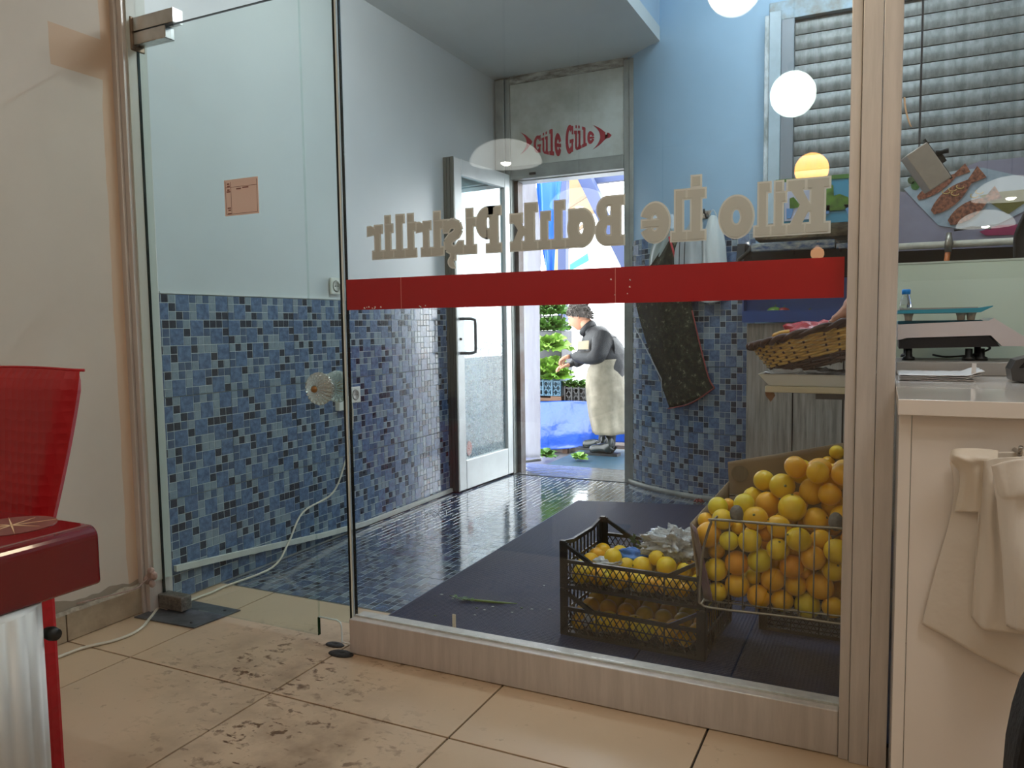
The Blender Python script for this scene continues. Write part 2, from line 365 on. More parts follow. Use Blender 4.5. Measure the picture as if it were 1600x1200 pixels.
# round column
CC = Vector((-.673, 5.84)); RC = 1.19
wc = thing('wall_back', 'rounded wall corner, sky blue above blue mosaic tiles', 'wall', kind='structure')
def cyl(u, v, n): a = -u/RC; return (CC.x + (RC+n)*math.sin(a), CC.y - (RC+n)*math.cos(a), v)
mb = MB(); mb.grid(lambda u, v: cyl(u*1.0, 1.62 + v*1.78, -.004), 40, 1)
mb.box(-.673, 4.654, -.05, 2.6, 4.8, 3.4)
mb.build('plaster', PAINT_BL, wc)
mb = MB(); mb.grid(lambda u, v: cyl(u*.98, v*1.64, -.010), 30, 1, smooth=True); mb.build('grout_bed', GROUT, wc)
ca = mosaic_mesh('mosaic_curved', MOS, lambda u, v, n: cyl(u, v, n)); cb = mosaic_mesh('mosaic_curved_cut', MOS, lambda u, v, n: cyl(u, v, n), umax=.17)
for j in range(4):
    for i in range(3):
        t = link('tile', cb if i == 2 else ca, wc, loc=(0, 0, .005 + j*TS))
        a = -i*TS/RC; R_ = Matrix.Rotation(a, 4, 'Z'); C_ = Vector((CC.x, CC.y, 0)); 
        R_ = Matrix.Rotation(-i*TS/RC, 4, 'Z'); t.matrix_local = Matrix.Translation(C_) @ R_ @ Matrix.Translation(-C_) @ Matrix.Translation((0, 0, .005 + j*TS))
mb = MB(); mb.grid(lambda u, v: cyl(u*.96, v*.03, .010), 30, 1, thick=-.012); mb.build('base_bead', mat('sealant_bead', 'a9aeaa', .5, var=.3, vscale=20), wc)
# outer shell of passage and kitchen
struct(MB().box(2.5, 2.0, -.05, 2.7, 5.2, 3.4).build('wall_right', PAINT_V), 'pale wall closing the kitchen side of the passage', 'wall')
struct(MB().box(-2.75, 1.96, 2.9, 3.35, 2.12, 3.4).build('wall_front', PAINT_V), 'wall band above the glass front', 'wall')
cl = struct(MB().box(-2.53, 2.1, 2.815, -1.28, 5.02, 2.90).build('ceiling', PAINT_SOF), 'lowered grey soffit over the passage', 'ceiling')
struct(MB().box(-1.34, 2.1, 2.90, -1.281, 5.02, 3.4).build('ceiling', mat('soffit_side', 'a9c3d6', .6)), 'blue side of the lowered soffit', 'ceiling')
struct(MB().box(-2.75, 2.1, 3.35, 2.7, 5.25, 3.45).build('ceiling', mat('high_ceiling', 'b9cfdf', .6)), 'high pale blue ceiling over the grill counter', 'ceiling')
# ------------------------------------------------------------------ exit frame, transom panel
tr = thing('trim_1', 'grey aluminium frame of the street door with flaking paint', 'door frame', kind='structure')
EY = 5.0
def posts(x0, x1, nm, lab=None):
    mb = MB(); w = (x1-x0)/3
    for k in range(3): mb.box(x0+k*w+.001, EY - (.012 if k == 1 else 0), 0, x0+(k+1)*w-.001, EY+.07, 2.80, bev=.003)
    mb.build(nm, ALU_V, tr, lab)
posts(-2.515, -2.40, 'post'); posts(-1.57, -1.445, 'post')
MB().box(-2.40, EY, 2.105, -1.57, EY+.06, 2.195, bev=.004).build('rail', ALU_V, tr)
MB().box(-2.40, EY, 2.76, -1.57, EY+.06, 2.815, bev=.003).build('rail', mat('peeling_white', 'b5b8b2', .6, col2='5a564e', vscale=7, stretch=(1, 1, 4)), tr, 'peeling white top rail')
MB().box(-2.25, EY-.012, 2.125, -2.205, EY+.001, 2.14).build('latch_plate', BLACK, tr, 'dark latch plate')
MB().box(-2.402, EY+.062, 0, -2.372, EY+.14, 2.13).build('outer_post', mat('rusty_steel_post', '6a6a6c', .5, .4, col2='4a3328', vscale=5), tr, 'dark rusty outer door post')
MB().box(-2.75, EY+.07, 2.1, -1.2, EY+.20, 3.4).build('lintel', PAINT_V, tr)
MB().box(-2.75, EY+.07, -.1, -2.405, EY+.2, 2.1).build('jamb', PAINT_V, tr)
MB().box(-1.5, EY+.07, -.1, -.6, EY+.5, 3.4).build('jamb', PAINT_V, tr)
mb = MB()
for px, py in ((785, 160), (1000, 240), (998, 300), (985, 420), (990, 560)):
    pass
tp = tag(MB().box(-2.40, EY+.012, 2.195, -1.57, EY+.03, 2.76).build('transom_panel', mat('white_panel', 'c5cbc6', .4, col2='a9ada3', vscale=3.5)), 'white transom panel over the street door carrying red lettering', 'panel')
tp['kind'] = 'structure'
# roller shutter
sh = thing('window_1', 'rolled down grey metal shutter over the kitchen window', 'shutter', kind='structure')
SLAT = mat('shutter_slat', '8a8d8b', .5, .4, col2='6a6d6b', vscale=4, stretch=(8, 1, 3), bump=.05, bscale=30)
SY = 4.60
mb = MB(); P = []
for k in range(9):
    a = k/8; P.append((-.006*math.sin(math.pi*a), a*.076))
P += [(.004, .076), (.004, 0)]
mb.prism([(p[0], p[1]) for p in P], -.47, 2.4, axes='yz')
sm = mb.mesh('slat', SLAT)
for k in range(15): link('slat', sm, sh, loc=(0, SY, 1.75 + k*.081))
MB().box(-.535, SY-.045, 1.5, -.468, SY+.05, 2.72, bev=.003).build('guide_rail', mat('grey_rail', '83898f', .5, .3), sh)
MB().box(-.625, SY-.03, 1.5, -.60, SY+.054, 2.76, bev=.003).build('frame', mat('chipped_white_paint', 'd7dfe2', .5, col2='8f9794', vscale=14, stretch=(1, 1, .5)), sh)
MB().box(-.598, SY-.05, 1.5, -.536, SY+.054, 2.77, bev=.004).build('frame', mat('pale_blue_frame', 'b4c6cf', .4, var=.15, vscale=10), sh)
MB().box(-.60, SY-.04, 2.72, 2.4, SY+.05, 2.82, bev=.004).build('lintel', mat('chipped_lintel', '9fb6c4', .5, col2='8a8a80', vscale=9), sh)
MB().box(-.5, SY+.02, 1.4, 2.45, SY+.05, 3.0).build('backing', BLACK, sh)

# ------------------------------------------------------------------ glass front
fr = thing('trim_2', 'brown aluminium frame of the glass front, low rail and thick post', 'window frame', kind='structure')
mb = MB()
mb.box(-.080, 1.995, .0, -.0565, 2.085, 2.9, bev=.002).box(-.0555, 1.985, 0, -.0135, 2.095, 2.9, bev=.002).box(-.0125, 1.985, 0, .027, 2.095, 2.9, bev=.002)
mb.build('post', ALU, fr)
MB().box(-1.575, 2.0, 0.002, -.081, 2.082, .118, bev=.003).build('bottom_rail', ALU, fr)
MB().box(-1.57, 2.026, .118, -.081, 2.036, .124).build('gasket', mat('pale_gasket', 'cfd2cb', .4, var=.3, vscale=20), fr)
MB().box(-2.56, 1.975, 0, -2.527, 2.10, 2.9, bev=.003).box(-2.526, 1.985, 0, -2.503, 2.09, 2.9, bev=.002).build('jamb_post', ALU, fr)
MB().box(-2.503, 2.0, .12, -2.494, 2.08, 2.9).build('jamb_seal', mat('pale_seal', 'b9bdb4', .4), fr)
w1 = thing('window_2', 'large fixed shop window pane with red stripe and beige lettering', 'window', kind='structure')
GP = MB().box(-1.572, GY-.004, .12, -.082, GY+.004, 2.9).build('pane', GLASS, w1)
MB().box(-1.5775, GY-.0045, .0, -1.5725, GY+.0045, 2.9).build('pane_edge', GEDGE, w1, 'dark green polished glass edge')
MB().box(-1.5915, GY-.004, .03, -1.585, GY+.004, 2.9).build('seal_strip', GEDGEL, w1, 'pale translucent seal strip')
MB().box(-1.572, GY-.0065, 1.136, -.088, GY-.0045, 1.234).build('stripe', mat('red_vinyl', 'a8161e', .3, var=.06, vscale=2), w1, 'red vinyl stripe across the pane')
mb = MB(); rr = random.Random(5)
for cx, n_ in ((-1.47, 9), (-.655, 6), (-1.26, 3)):
    for k in range(n_):
        x = cx + rr.uniform(-.035, .035); z = 1.139 + rr.random()*.006 if cx < -1 else 1.15 + rr.random()*.055
        q = rr.uniform(.0012, .003); mb.prism([(x-q, z-q*.6), (x+q, z-q), (x+q*.5, z+q), (x-q*.7, z+q*.7)], GY-.0072, GY-.0066)
mb.build('scratch', mat('bare_spot', 'e8e6e0', .5), w1, 'chipped pale spots in the red stripe')
MB().box(-1.362, GY-.0072, 1.136, -1.3605, GY-.0066, 1.234).build('stripe_seam', mat('seam', 'd78f88', .5), w1)
MB().box(-.664, GY-.0072, 1.136, -.6625, GY-.0066, 1.234).build('stripe_seam', MATS['seam'], w1)
w2 = thing('window_3', 'glass pane over the counter hatch right of the post', 'window', kind='structure')
MB().box(.028, GY-.004, 1.17, 3.1, GY+.004, 2.9).build('pane', GLASS, w2)
w3 = thing('window_4', 'clear transom pane above the glass door', 'window', kind='structure')
MB().box(-2.494, GY-.004, 2.168, -1.592, GY+.004, 2.9).build('pane', GLASS, w3)
MB().box(-2.494, GY-.0045, 2.1655, -1.592, GY+.0045, 2.168).build('pane_edge', mat('grey_glass_edge', '3d4a48', .2), w3)
# glass door
dr = thing('door_1', 'frameless glass door with a fluted glass knob', 'glass door', kind='structure')
MB().box(-2.492, GY-.005, .022, -1.735, GY+.005, 2.160).box(-1.735, GY-.005, .085, -1.598, GY+.005, 2.160).build('pane', GLASS_D, dr)
MB().box(-1.5985, GY-.0055, .085, -1.5935, GY+.0055, 2.16).box(-2.497, GY-.0055, .022, -2.492, GY+.0055, 2.16).build('pane_edge', GEDGE, dr, 'dark polished edge of the door glass')
mb = MB(); mb.box(-2.50, GY-.022, 2.118, -2.325, GY+.022, 2.162, bev=.003).build('hinge', CHROME, dr, 'satin steel patch hinge on the door head')
MB().box(-2.50, GY-.022, 2.166, -2.285, GY+.022, 2.215, bev=.003).box(-2.287, GY-.022, 2.166, -2.283, GY+.022, 2.215).build('hinge', CHROME, dr, 'satin steel patch fitting on the transom')
MB().box(-2.53, GY-.03, 2.10, -2.49, GY+.03, 2.22, bev=.004).build('hinge_bracket', mat('brown_steel', '7d6a58', .4, .7), dr)
MB().box(-2.50, GY-.025, .012, -2.375, GY+.025, .066, bev=.003).build('pivot', mat('scuffed_dark_steel', '857d74', .5, .5, bump=.4, bscale=80, var=.5, vscale=60), dr, 'scuffed dark pivot fitting at the foot of the door')
MB().box(-1.738, GY-.0055, .022, -1.735, GY+.0055, .085).build('notch_edge', mat('green_glass_edge', '1d3a24', .2), dr, 'green glass edge of the lock notch')
mb = MB(); mb.tube([(-1.735, GY, .086), (-1.66, GY, .086), (-1.645, GY, .080), (-1.64, GY, .065), (-1.64, GY, .012), (-1.578, GY, .010)], .0028, 6); mb.build('lock_edge', GEDGEL, dr, 'bright polished edge around the lock notch')
# knob
CG = glass_mat('knob_glass', (.86, .9, .88), 3.2); KD = mat('fluted_glass_white', 'dfe9e4', .08, trans=.75, spec=.9)
kc = Vector((-1.664, GY, .881))
for sgn, nm in ((-1, 'near'), (1, 'far')):
    Mk = Matrix.Translation(kc) @ Matrix.Rotation(math.radians(90 if sgn < 0 else -90), 4, 'X')
    kb = MB(); seg = 80
    def kp(u, v, Mk=Mk):
        a = 2*math.pi*u; prof = [(.006, .070), (.022, .072), (.044, .062), (.0545, .048), (.052, .036), (.03, .022), (.012, .012), (.011, .006)]
        q = v*(len(prof)-1); i = min(int(q), len(prof)-2); t = q-i; r = prof[i][0]*(1-t)+prof[i+1][0]*t; z = prof[i][1]*(1-t)+prof[i+1][1]*t
        fl_ = .0035*math.sin(a*22 + r*90)*min(1, r/.04); return Mk @ Vector((r*math.cos(a), r*math.sin(a), z+fl_))
    kb.grid(kp, 176, 14)
    kn = kb.build('knob', KD, dr, 'fluted clear glass door knob')
    kb2 = MB().lathe([(.0, .078), (.009, .077), (.012, .070), (.012, .064)], M=Mk, seg=16); kb2.build('knob_centre', mat('old_brass', '9b7650', .35, .9), kn, 'brass screw in the knob centre')
    MB().lathe([(.020, .005), (.020, .012), (.011, .014)], M=Mk, seg=20).build('rosette', CHROME, kn)
# floor plate
pl = thing('floor_plate', 'dark steel floor spring plate under the glass door', 'floor plate')
pp = [atz(px, py, 0) for px, py in ((247, 962), (340, 982), (383, 961), (300, 944))]
MB().prism([(-2.52, 1.925), (-2.225, 1.94), (-2.2, 2.14), (-2.50, 2.14)], .0015, .006, axes='xy').build('plate', mat('worn_dark_plate', '6e7176', .4, .4, var=.45, vscale=14), pl)
for x, y in ((-2.27, 1.97), (-2.25, 2.11)): MB().lathe([(.006, .006), (.006, .009), (0, .009)], (x, y, 0), 12).build('screw', DSTEEL, pl)
for x, y, s_, lb in ((-1.665, 2.035, 1.0, 'black rubber floor socket for the door bolt'), (-1.60, 1.985, 1.3, 'dark grime blob at the corner of the window rail')):
    mb = MB(); mb.lathe([(.030*s_, .0005), (.026*s_, .004), (.012*s_, .005), (0, .002)], (0, 0, 0), 14, sx=1.25, sy=.7)
    o = mb.build('floor_socket', mat('grime', '2b2826', .7, bump=.6, bscale=90)); o.location = (x, y, 0); tag(o, lb, 'floor socket')
# ------------------------------------------------------------------ street door leaf
d2 = thing('door_2', 'open white aluminium street door with one glass panel', 'door', kind='structure', loc=(-2.405, 5.0, .006))
ang = math.atan2(-(4.24-5.0), -( -2.452+2.405))
LW, LH, TH = .715, 2.13, .045
# local: x along leaf from hinge, y thickness (0 = face toward room), z up
d2.matrix_world = Matrix.Translation((-2.405, 5.0, .010)) @ Matrix.Rotation(math.atan2(4.24-5.0, -2.452+2.405), 4, 'Z')
for nm, b_ in (('stile', (0, 0, .075, LH)), ('stile', (LW-.085, 0, LW, LH)), ('rail', (.0755, 0, LW-.0855, .19)), ('rail', (.0755, LH-.10, LW-.0855, LH))):
    MB().box(b_[0], -TH, b_[1], b_[2], 0, b_[3], bev=.004).build(nm, ALU_W, d2)
mb = MB()
for k in range(3): mb.box(LW+.001, -.075+k*.026, 0, LW+.013, -.052+k*.026, LH, bev=.002)
mb.box(LW-.03, -.08, 0, LW+.001, -TH-.001, LH)
mb.build('edge_profile', mat('dark_alu_edge', '62665f', .35, .6), d2, 'dark grooved closing edge of the door leaf')
MB().box(.07, -.026, .185, LW-.08, -.020, LH-.095).build('pane', GLASS_DIRT, d2, 'dirty speckled glass')
for s_ in (0, 1):
    y0 = .0 if s_ else -TH-.0; yy = .075 if s_ else -TH-.085; mb = MB(); x1 = LW-.035; dx = -.11
    zc = [1.115, .895]
    pts = [(x1, y0, zc[0]), (x1+dx*.2, yy*.9+y0*.1, zc[0]), (x1+dx*.55, yy, zc[0]-.006), (x1+dx*.6, yy, zc[0]-.03), (x1+dx*.6, yy, zc[1]+.03), (x1+dx*.55, yy, zc[1]+.006), (x1+dx*.2, yy*.9+y0*.1, zc[1]), (x1, y0, zc[1])]
    mb.tube(pts, .0095, 10); mb.build('handle', mat('grey_handle', '5c6166', .35, .3), d2, 'dark grey D shaped pull handle')
MB().lathe([(.008, 0), (.008, .006), (0, .007)], (0, 0, 0), 12, M=Matrix.Translation((LW-.04, .0, .985)) @ Matrix.Rotation(-math.pi/2, 4, 'X')).build('lock', BLACK, d2)
MB().prism([(LW-.15+.032*math.cos(a), .26+.05*math.sin(a)) for a in [k*math.pi/8 for k in range(16)]], -.0195, -.0185).build('sticker', mat('oval_sticker', 'e9d9d6', .5, col2='c9746c', vscale=60), d2, 'small pale oval sticker with red print')
# ------------------------------------------------------------------ lettering (slab glyphs)
# primitives in glyph units: x 0..1 of width, y in mm; o = outline growth in mm; W = glyph width in mm
def glyph_polys(g, W_, o=0.0):
    out = []
    def R(x0, y0, x1, y1):
        x0, x1 = x0*W_-o, x1*W_+o; y0 -= o; y1 += o; n = 5; P = []
        P += [(x0+(x1-x0)*i/n, y0) for i in range(n)] + [(x1, y0+(y1-y0)*i/n) for i in range(n)]
        P += [(x1-(x1-x0)*i/n, y1) for i in range(n)] + [(x0, y1-(y1-y0)*i/n) for i in range(n)]; out.append(P)
    def Q(pts):
        pts = [(a*W_, b) for a, b in pts]
        if o:
            cx = sum(p[0] for p in pts)/len(pts); cy = sum(p[1] for p in pts)/len(pts)
            pts = [(p[0]+o*(1 if p[0] > cx else -1), p[1]+o*(1 if p[1] > cy else -1)*.8) for p in pts]
        out.append(pts)
    def E(cx, cy, rx, ry, hx, hy, a0=0, a1=360):
        cx *= W_; rx = rx*W_+o; ry += o; hx = max(hx*W_-o, .4); hy = max(hy-o, .4); n = max(6, int(abs(a1-a0)/12))
        for i in range(n):
            a, b = (math.radians(a0+(a1-a0)*t/n) for t in (i, i+1))
            out.append([(cx+hx*math.cos(a), cy+hy*math.sin(a)), (cx+rx*math.cos(a), cy+ry*math.sin(a)), (cx+rx*math.cos(b), cy+ry*math.sin(b)), (cx+hx*math.cos(b), cy+hy*math.sin(b))])
    X, A = 100, 127
    if g in 'iı':
        R(.27, 0, .73, X); R(0, 0, 1, 20); R(.03, 80, .7, X)
        if g == 'i': R(.27, 106, .73, A)
    elif g == 'l': R(.27, 0, .73, A); R(0, 0, 1, 20); R(.03, 107, .7, A)
    elif g == 'İ': R(.25, 0, .75, A); R(0, 0, 1, 20); R(0, 107, 1, A); R(.27, 137, .73, 160)
    elif g == 'r': R(.17, 0, .48, X); R(0, 0, .66, 20); R(0, 80, .45, X); Q([(.45, 55), (.6, 76), (1, 72), (1, 98), (.72, X), (.45, 88)])
    elif g == 'k': R(.12, 0, .42, A); R(0, 0, .55, 20); R(0, 107, .4, A); Q([(.36, 42), (.62, 42), (.95, 84), (.68, 90)]); Q([(.40, 58), (.66, 66), (.98, 14), (.68, 14)]); R(.62, 0, 1, 20); R(.58, 80, 1, X)
    elif g == 'K': R(.12, 0, .42, A); R(0, 0, .55, 20); R(0, 107, .52, A); Q([(.36, 50), (.62, 54), (.97, 112), (.70, 116)]); Q([(.42, 66), (.66, 78), (.98, 14), (.70, 12)]); R(.60, 0, 1, 20); R(.60, 107, 1, A)
    elif g == 'o': E(.5, 50, .5, 51, .17, 22)
    elif g == 'e': E(.5, 50, .5, 51, .16, 24, 20, 335); R(.15, 40, .95, 56)
    elif g == 'a': E(.46, 50, .46, 51, .13, 20); R(.62, 0, .88, X); R(.62, 0, 1, 20)
    elif g == 'B': R(.12, 0, .42, A); R(0, 0, .6, 20); R(0, 107, .6, A); E(.58, 95, .36, 32, .10, 10, -90, 90); E(.60, 36, .40, 36, .10, 13, -90, 90); R(.3, 107, .6, A); R(.3, 56, .62, 74); R(.3, 0, .62, 22)
    elif g == 'P': R(.14, 0, .42, A); R(0, 0, .58, 20); R(0, 107, .5, A); E(.56, 84, .44, 43, .08, 16, -90, 90); R(.3, 103, .58, A); R(.3, 41, .58, 64)
    elif g == 'ş':
        pts = [(.86, 78), (.78, 86), (.55, 91), (.28, 84), (.20, 70), (.34, 57), (.62, 48), (.80, 36), (.76, 18), (.5, 9), (.24, 13), (.12, 24)]
        for a, b in zip(pts, pts[1:]):
            ax, bx = a[0]*W_, b[0]*W_; L = math.hypot(bx-ax, b[1]-a[1]); nx, ny = -(b[1]-a[1])/L, (bx-ax)/L; h = 10.5+o; ex, ey = (bx-ax)/L*4, (b[1]-a[1])/L*4
            out.append([(ax+nx*h-ex, a[1]+ny*h-ey), (bx+nx*h+ex, b[1]+ny*h+ey), (bx-nx*h+ex, b[1]-ny*h+ey), (ax-nx*h-ex, a[1]-ny*h-ey)])
        R(.80, 66, 1, X); R(0, 0, .18, 34); R(.42, -16, .62, 2); E(.50, -24, .26, 16, .05, 3, -110, 90)
    elif g == 'G': E(.52, 64, .52, 64, .20, 40, 48, 312); R(.52, 46, 1, 62); R(.74, 4, .94, 60); R(.80, 84, .97, 122)
    elif g == 'ü': R(.14, 12, .38, X); R(0, 84, .3, X); E(.48, 34, .36, 34, .12, 20, 180, 350); R(.62, 0, .86, X); R(.5, 84, .8, X); R(.7, 0, 1, 17); R(.2, 112, .38, A); R(.58, 112, .76, A)
    return out
def glyph_mb(mb, g, x0, W_, z0, fn, o, mi, y0, y1):
    for i, P in enumerate(glyph_polys(g, W_, o)):
        Q = [fn(x0, p[0], p[1], z0) for p in P]; mb.prism(Q, y0-.000012*(i % 16), y1, mi)
LT_A = mat('letter_outline_beige', 'e4e8e4', .6); LT_B = mat('letter_fill_beige', 'c8ccc6', .6)
for m_, tr_ in ((LT_A, .42), (LT_B, .30)):
    nt = m_.node_tree; out = nt.nodes['Material Output']; b = nt.nodes['Principled BSDF']; t = nt.nodes.new('ShaderNodeBsdfTranslucent'); t.inputs[0].default_value = b.inputs['Base Color'].default_value
    mx = nt.nodes.new('ShaderNodeMixShader'); mx.inputs[0].default_value = tr_*.5; nt.links.new(b.outputs[0], mx.inputs[1]); nt.links.new(t.outputs[0], mx.inputs[2]); nt.links.new(mx.outputs[0], out.inputs[0])
word = [('K', -.125, -.219), ('i', -.224, -.257), ('l', -.261, -.297), ('o', -.302, -.384), ('İ', -.422, -.467), ('l', -.470, -.508), ('e', -.515, -.592),
        ('B', -.640, -.718), ('a', -.724, -.806), ('l', -.811, -.850), ('ı', -.855, -.891), ('k', -.896, -.978),
        ('P', -1.011, -1.090), ('i', -1.094, -1.134), ('ş', -1.138, -1.203), ('i', -1.206, -1.247), ('r', -1.250, -1.299), ('i', -1.303, -1.340), ('l', -1.345, -1.383), ('i', -1.388, -1.424), ('r', -1.428, -1.482)]
sg = thing('window_lettering', 'beige outlined slab letters on the shop window, reversed, Kilo İle Balık Pişirilir', 'lettering', loc=(0, 0, 0))
OL = 5.0
for gi, (g, xr, xl) in enumerate(word):
    dg = (gi % 3)*.00025
    Wm = abs(xr-xl)*1000 - .2*OL; mb = MB()
    fn = lambda x0, a, b, z0: (x0 - a/1000, z0 + b/1000)
    xs0 = xr - .1*OL/1000
    glyph_mb(mb, g, xs0, Wm, 1.297, fn, OL, 0, GY-.0053-dg, GY-.0045)
    glyph_mb(mb, g, xs0, Wm, 1.297, fn, .2, 1, GY-.0068-dg*.3, GY-.0056)
    mb.build('letter', [LT_A, LT_B], sg)
# Gule Gule on the transom panel
RED = mat('red_vinyl_letter', '9e2a36', .5)
gg = thing('transom_lettering', 'dark red arched lettering Güle Güle between two fish fins', 'lettering')
XA, XB, ZC = -2.222, -1.775, 2.330
env = [(0, .052, -.052), (.15, .070, -.066), (.30, .092, -.085), (.45, .072, -.10), (.55, .098, -.095), (.62, .104, -.088), (.78, .088, -.062), (.90, .062, -.045), (1, .042, -.030)]
def interp(u, k):
    for a, b in zip(env, env[1:]):
        if u <= b[0]: t = (u-a[0])/(b[0]-a[0]); return a[k]*(1-t)+b[k]*t
    return env[-1][k]
cx = 0; ws = [('G', 62), ('ü', 62), ('l', 40), ('e', 56), (' ', 26), ('G', 66), ('ü', 60), ('l', 38), ('e', 58)]
tot = sum(w for _, w in ws) + 8*5; x = 0
for g, w in ws:
    if g != ' ':
        tall = 127 if g in 'Gül' else 102
        def fn(x0, a, b, z0, tall=tall):
            u = min(1, max(0, (x0+a)/tot)); lo = interp(u, 2); hi = interp(u, 1); return (XA + (XB-XA)*(x0+a)/tot, ZC + lo + (hi-lo)*(b/127)*(1.0 if tall == 127 else 1.12))
        mb = MB(); glyph_mb(mb, g, x, w, 0, fn, 0, 0, EY+.0095, EY+.0115); mb.build('letter', RED, gg)
    x += w + 5
def crescent(cx, cz, s, head):
    mb = MB(); n = 20; A = []; B = []
    for i in range(n+1):
        t = -1 + 2*i/n; A.append((cx - .055*t*t*s, cz + .085*t*s)); k = (.030 if not head else .040)*(1-t*t)**1 + (.022 if head else .018)*max(0, 1-abs(t)*2.6)
        B.append((cx - .055*t*t*s + k*s, cz + .085*t*s))
    for i in range(n): mb.prism([A[i], B[i], B[i+1], A[i+1]], EY+.0095, EY+.0115)
    return mb
crescent(-2.275, 2.352, .9, 0).build('fish_tail', RED, gg)
hb = crescent(-1.735, 2.332, .95, 1)
hb.prism([(-1.70, 2.352), (-1.675, 2.348), (-1.655, 2.332), (-1.668, 2.316), (-1.70, 2.312)], EY+.0095, EY+.0115)
hd = hb.build('fish_head', RED, gg)
MB().prism([(-1.693+.006*math.cos(a), 2.345+.008*math.sin(a)) for a in [k*math.pi/5 for k in range(10)]], EY+.0085, EY+.0095).build('eye', MATS['white_panel'], hd)
# note sticker on the door glass
st = thing('paper_sticker', 'pink ruled paper label stuck to the door glass', 'label')
a, b = at(350, 283, GY-.006), at(405, 333, GY-.006)
MB().box(a.x, GY-.0064, b.z, b.x, GY-.0056, a.z+.002).build('paper', mat('pink_paper', 'ecd3c8', .7), st)
mb = MB(); L = b.x-a.x; Hh = a.z-b.z; yy = GY-.0068
def rl(u0, v0, u1, v1, w=.0007):
    x0, z0, x1, z1 = a.x+u0*L, b.z+v0*Hh, a.x+u1*L, b.z+v1*Hh
    if abs(x1-x0) > abs(z1-z0): mb.box(x0, yy, z0-w, x1, yy+.0003, z0+w)
    else: mb.box(x0-w, yy, z0, x0+w, yy+.0003, z1)
rl(.04, .05, .96, .05); rl(.04, .05, .04, .96); rl(.96, .05, .96, .96); rl(.04, .80, .96, .80); rl(.2, .05, .2, .95)
for u0, v, u1 in ((.09, .90, .16), (.09, .83, .17), (.09, .73, .16), (.07, .68, .18), (.08, .22, .18), (.10, .16, .18), (.08, .06, .19), (.36, .74, .50), (.54, .76, .72)): rl(u0, v, u1, v, .0022)
mb.build('print', mat('brown_ink', '8a5a50', .7), st)

# ------------------------------------------------------------------ real pendants seen mirrored in the glass, tube lights, added fill fittings
def globe(x, y, z, r, col, L, label, grp):
    t = thing('globe_pendant', label, 'lamp', loc=(x, y, z), group=grp)
    e = emis('globe_glow_%d_%d' % (int(L*10), int(col[2]*100)), col, L)
    MB().lathe([(r*math.sin(math.pi*k/16), -r*math.cos(math.pi*k/16)) for k in range(17)], seg=32).build('globe', e, t)
    MB().lathe([(.02, r-.004), (.025, r+.03), (.006, r+.05)], seg=12).build('lamp_holder', BLACK, t)
    MB().tube([(0, 0, r+.04), (0, 0, 2.9-z)], .003, 6).build('cord', BLACK, t)
globe(-.428, 1.62, 2.085, .080, (1, .84, .58), GLOBE_L*1.1, 'warm globe pendant nearest the shop window', 'globe pendants in the middle row')
globe(-.386, .355, 2.091, .098, (.90, 1, .93), GLOBE_L, 'cool white globe pendant second from the shop window', 'globe pendants in the middle row')
globe(-.409, -.951, 1.988, .098, (1, .50, .12), GLOBE_L*1.3, 'orange globe pendant third from the shop window', 'globe pendants in the middle row')
def dome(x, y, z, r, label):
    t = thing('dome_pendant', label, 'lamp', loc=(x, y, z), group='white dome pendants')
    e = emis('dome_glow', (.98, .96, .88), DOME_L*.45) if 'dome_glow' not in MATS else MATS['dome_glow']
    MB().lathe([(r*math.cos(a)*1.0, r*.62*math.sin(a)) for a in [k*math.pi/24 for k in range(12)]] + [(.02, r*.63)], seg=32).build('shade', e, t)
    MB().lathe([(.035*math.sin(math.pi*k/8), .02-.035*math.cos(math.pi*k/8)) for k in range(9)], seg=16).build('bulb', MATS.get('bulb_glow') or emis('bulb_glow', (1, .93, .82), 120), t)
    MB().tube([(0, 0, r*.62), (0, 0, 2.9-z)], .004, 6).build('cord', BLACK, t)
dome(-1.955, .068, 2.00, .205, 'white dome pendant over the left tables, nearest the door')
dome(-1.82, -.749, 1.85, .195, 'white dome pendant over the left tables, second from the door')
dome(-1.907, -3.201, 1.99, .20, 'white dome pendant over the left tables, farthest from the door')
dome(.70, -1.675, 1.83, .215, 'white dome pendant over the right tables, nearer the counter')
dome(.70, -3.02, 1.80, .20, 'white dome pendant over the right tables, farther from the counter')
t = thing('bulb_pendant', 'clear glass pendant with a small amber bulb', 'lamp', loc=(-.391, -1.247, 1.511))
MB().lathe([(.042*math.sin(math.pi*k/10), -.042*math.cos(math.pi*k/10)) for k in range(11)], seg=20).build('bulb', emis('amber_glow', (1, .5, .25), 6), t)
MB().lathe([(.015, .04), (.022, .07), (.006, .085)], seg=12).build('lamp_holder', CHROME, t)
MB().tube([(0, 0, .08), (0, 0, 1.389)], .003, 6).build('cord', BLACK, t)
MB().tube([(.14*math.cos(a), 0, .0+.14*math.sin(a)) for a in [k*math.pi/12 for k in range(13)]], .007, 6).build('ring', CHROME, t)
PG = [emis('panel_glow_soft', WARM, FILL_L*.6), emis('panel_glow', WARM, FILL_L*4.2)]
for k, (x, y) in enumerate(((-1.0, .75), (.9, .75))):
    t = thing('ceiling_light', ['flush ceiling light over the table by the door', 'flush ceiling light over the white counter'][k], 'lamp', loc=(x, y, 2.895), group='flush ceiling lights')  # unseen panels added to raise the light in the dining room
    MB().box(-.3, -.3, -.028, .3, .3, -.02).build('diffuser', PG[k], t); MB().box(-.32, -.32, -.02, .32, .32, 0).build('frame', ALU, t)
TG = emis('tube_glow', (.80, .92, 1), TUBE_L)
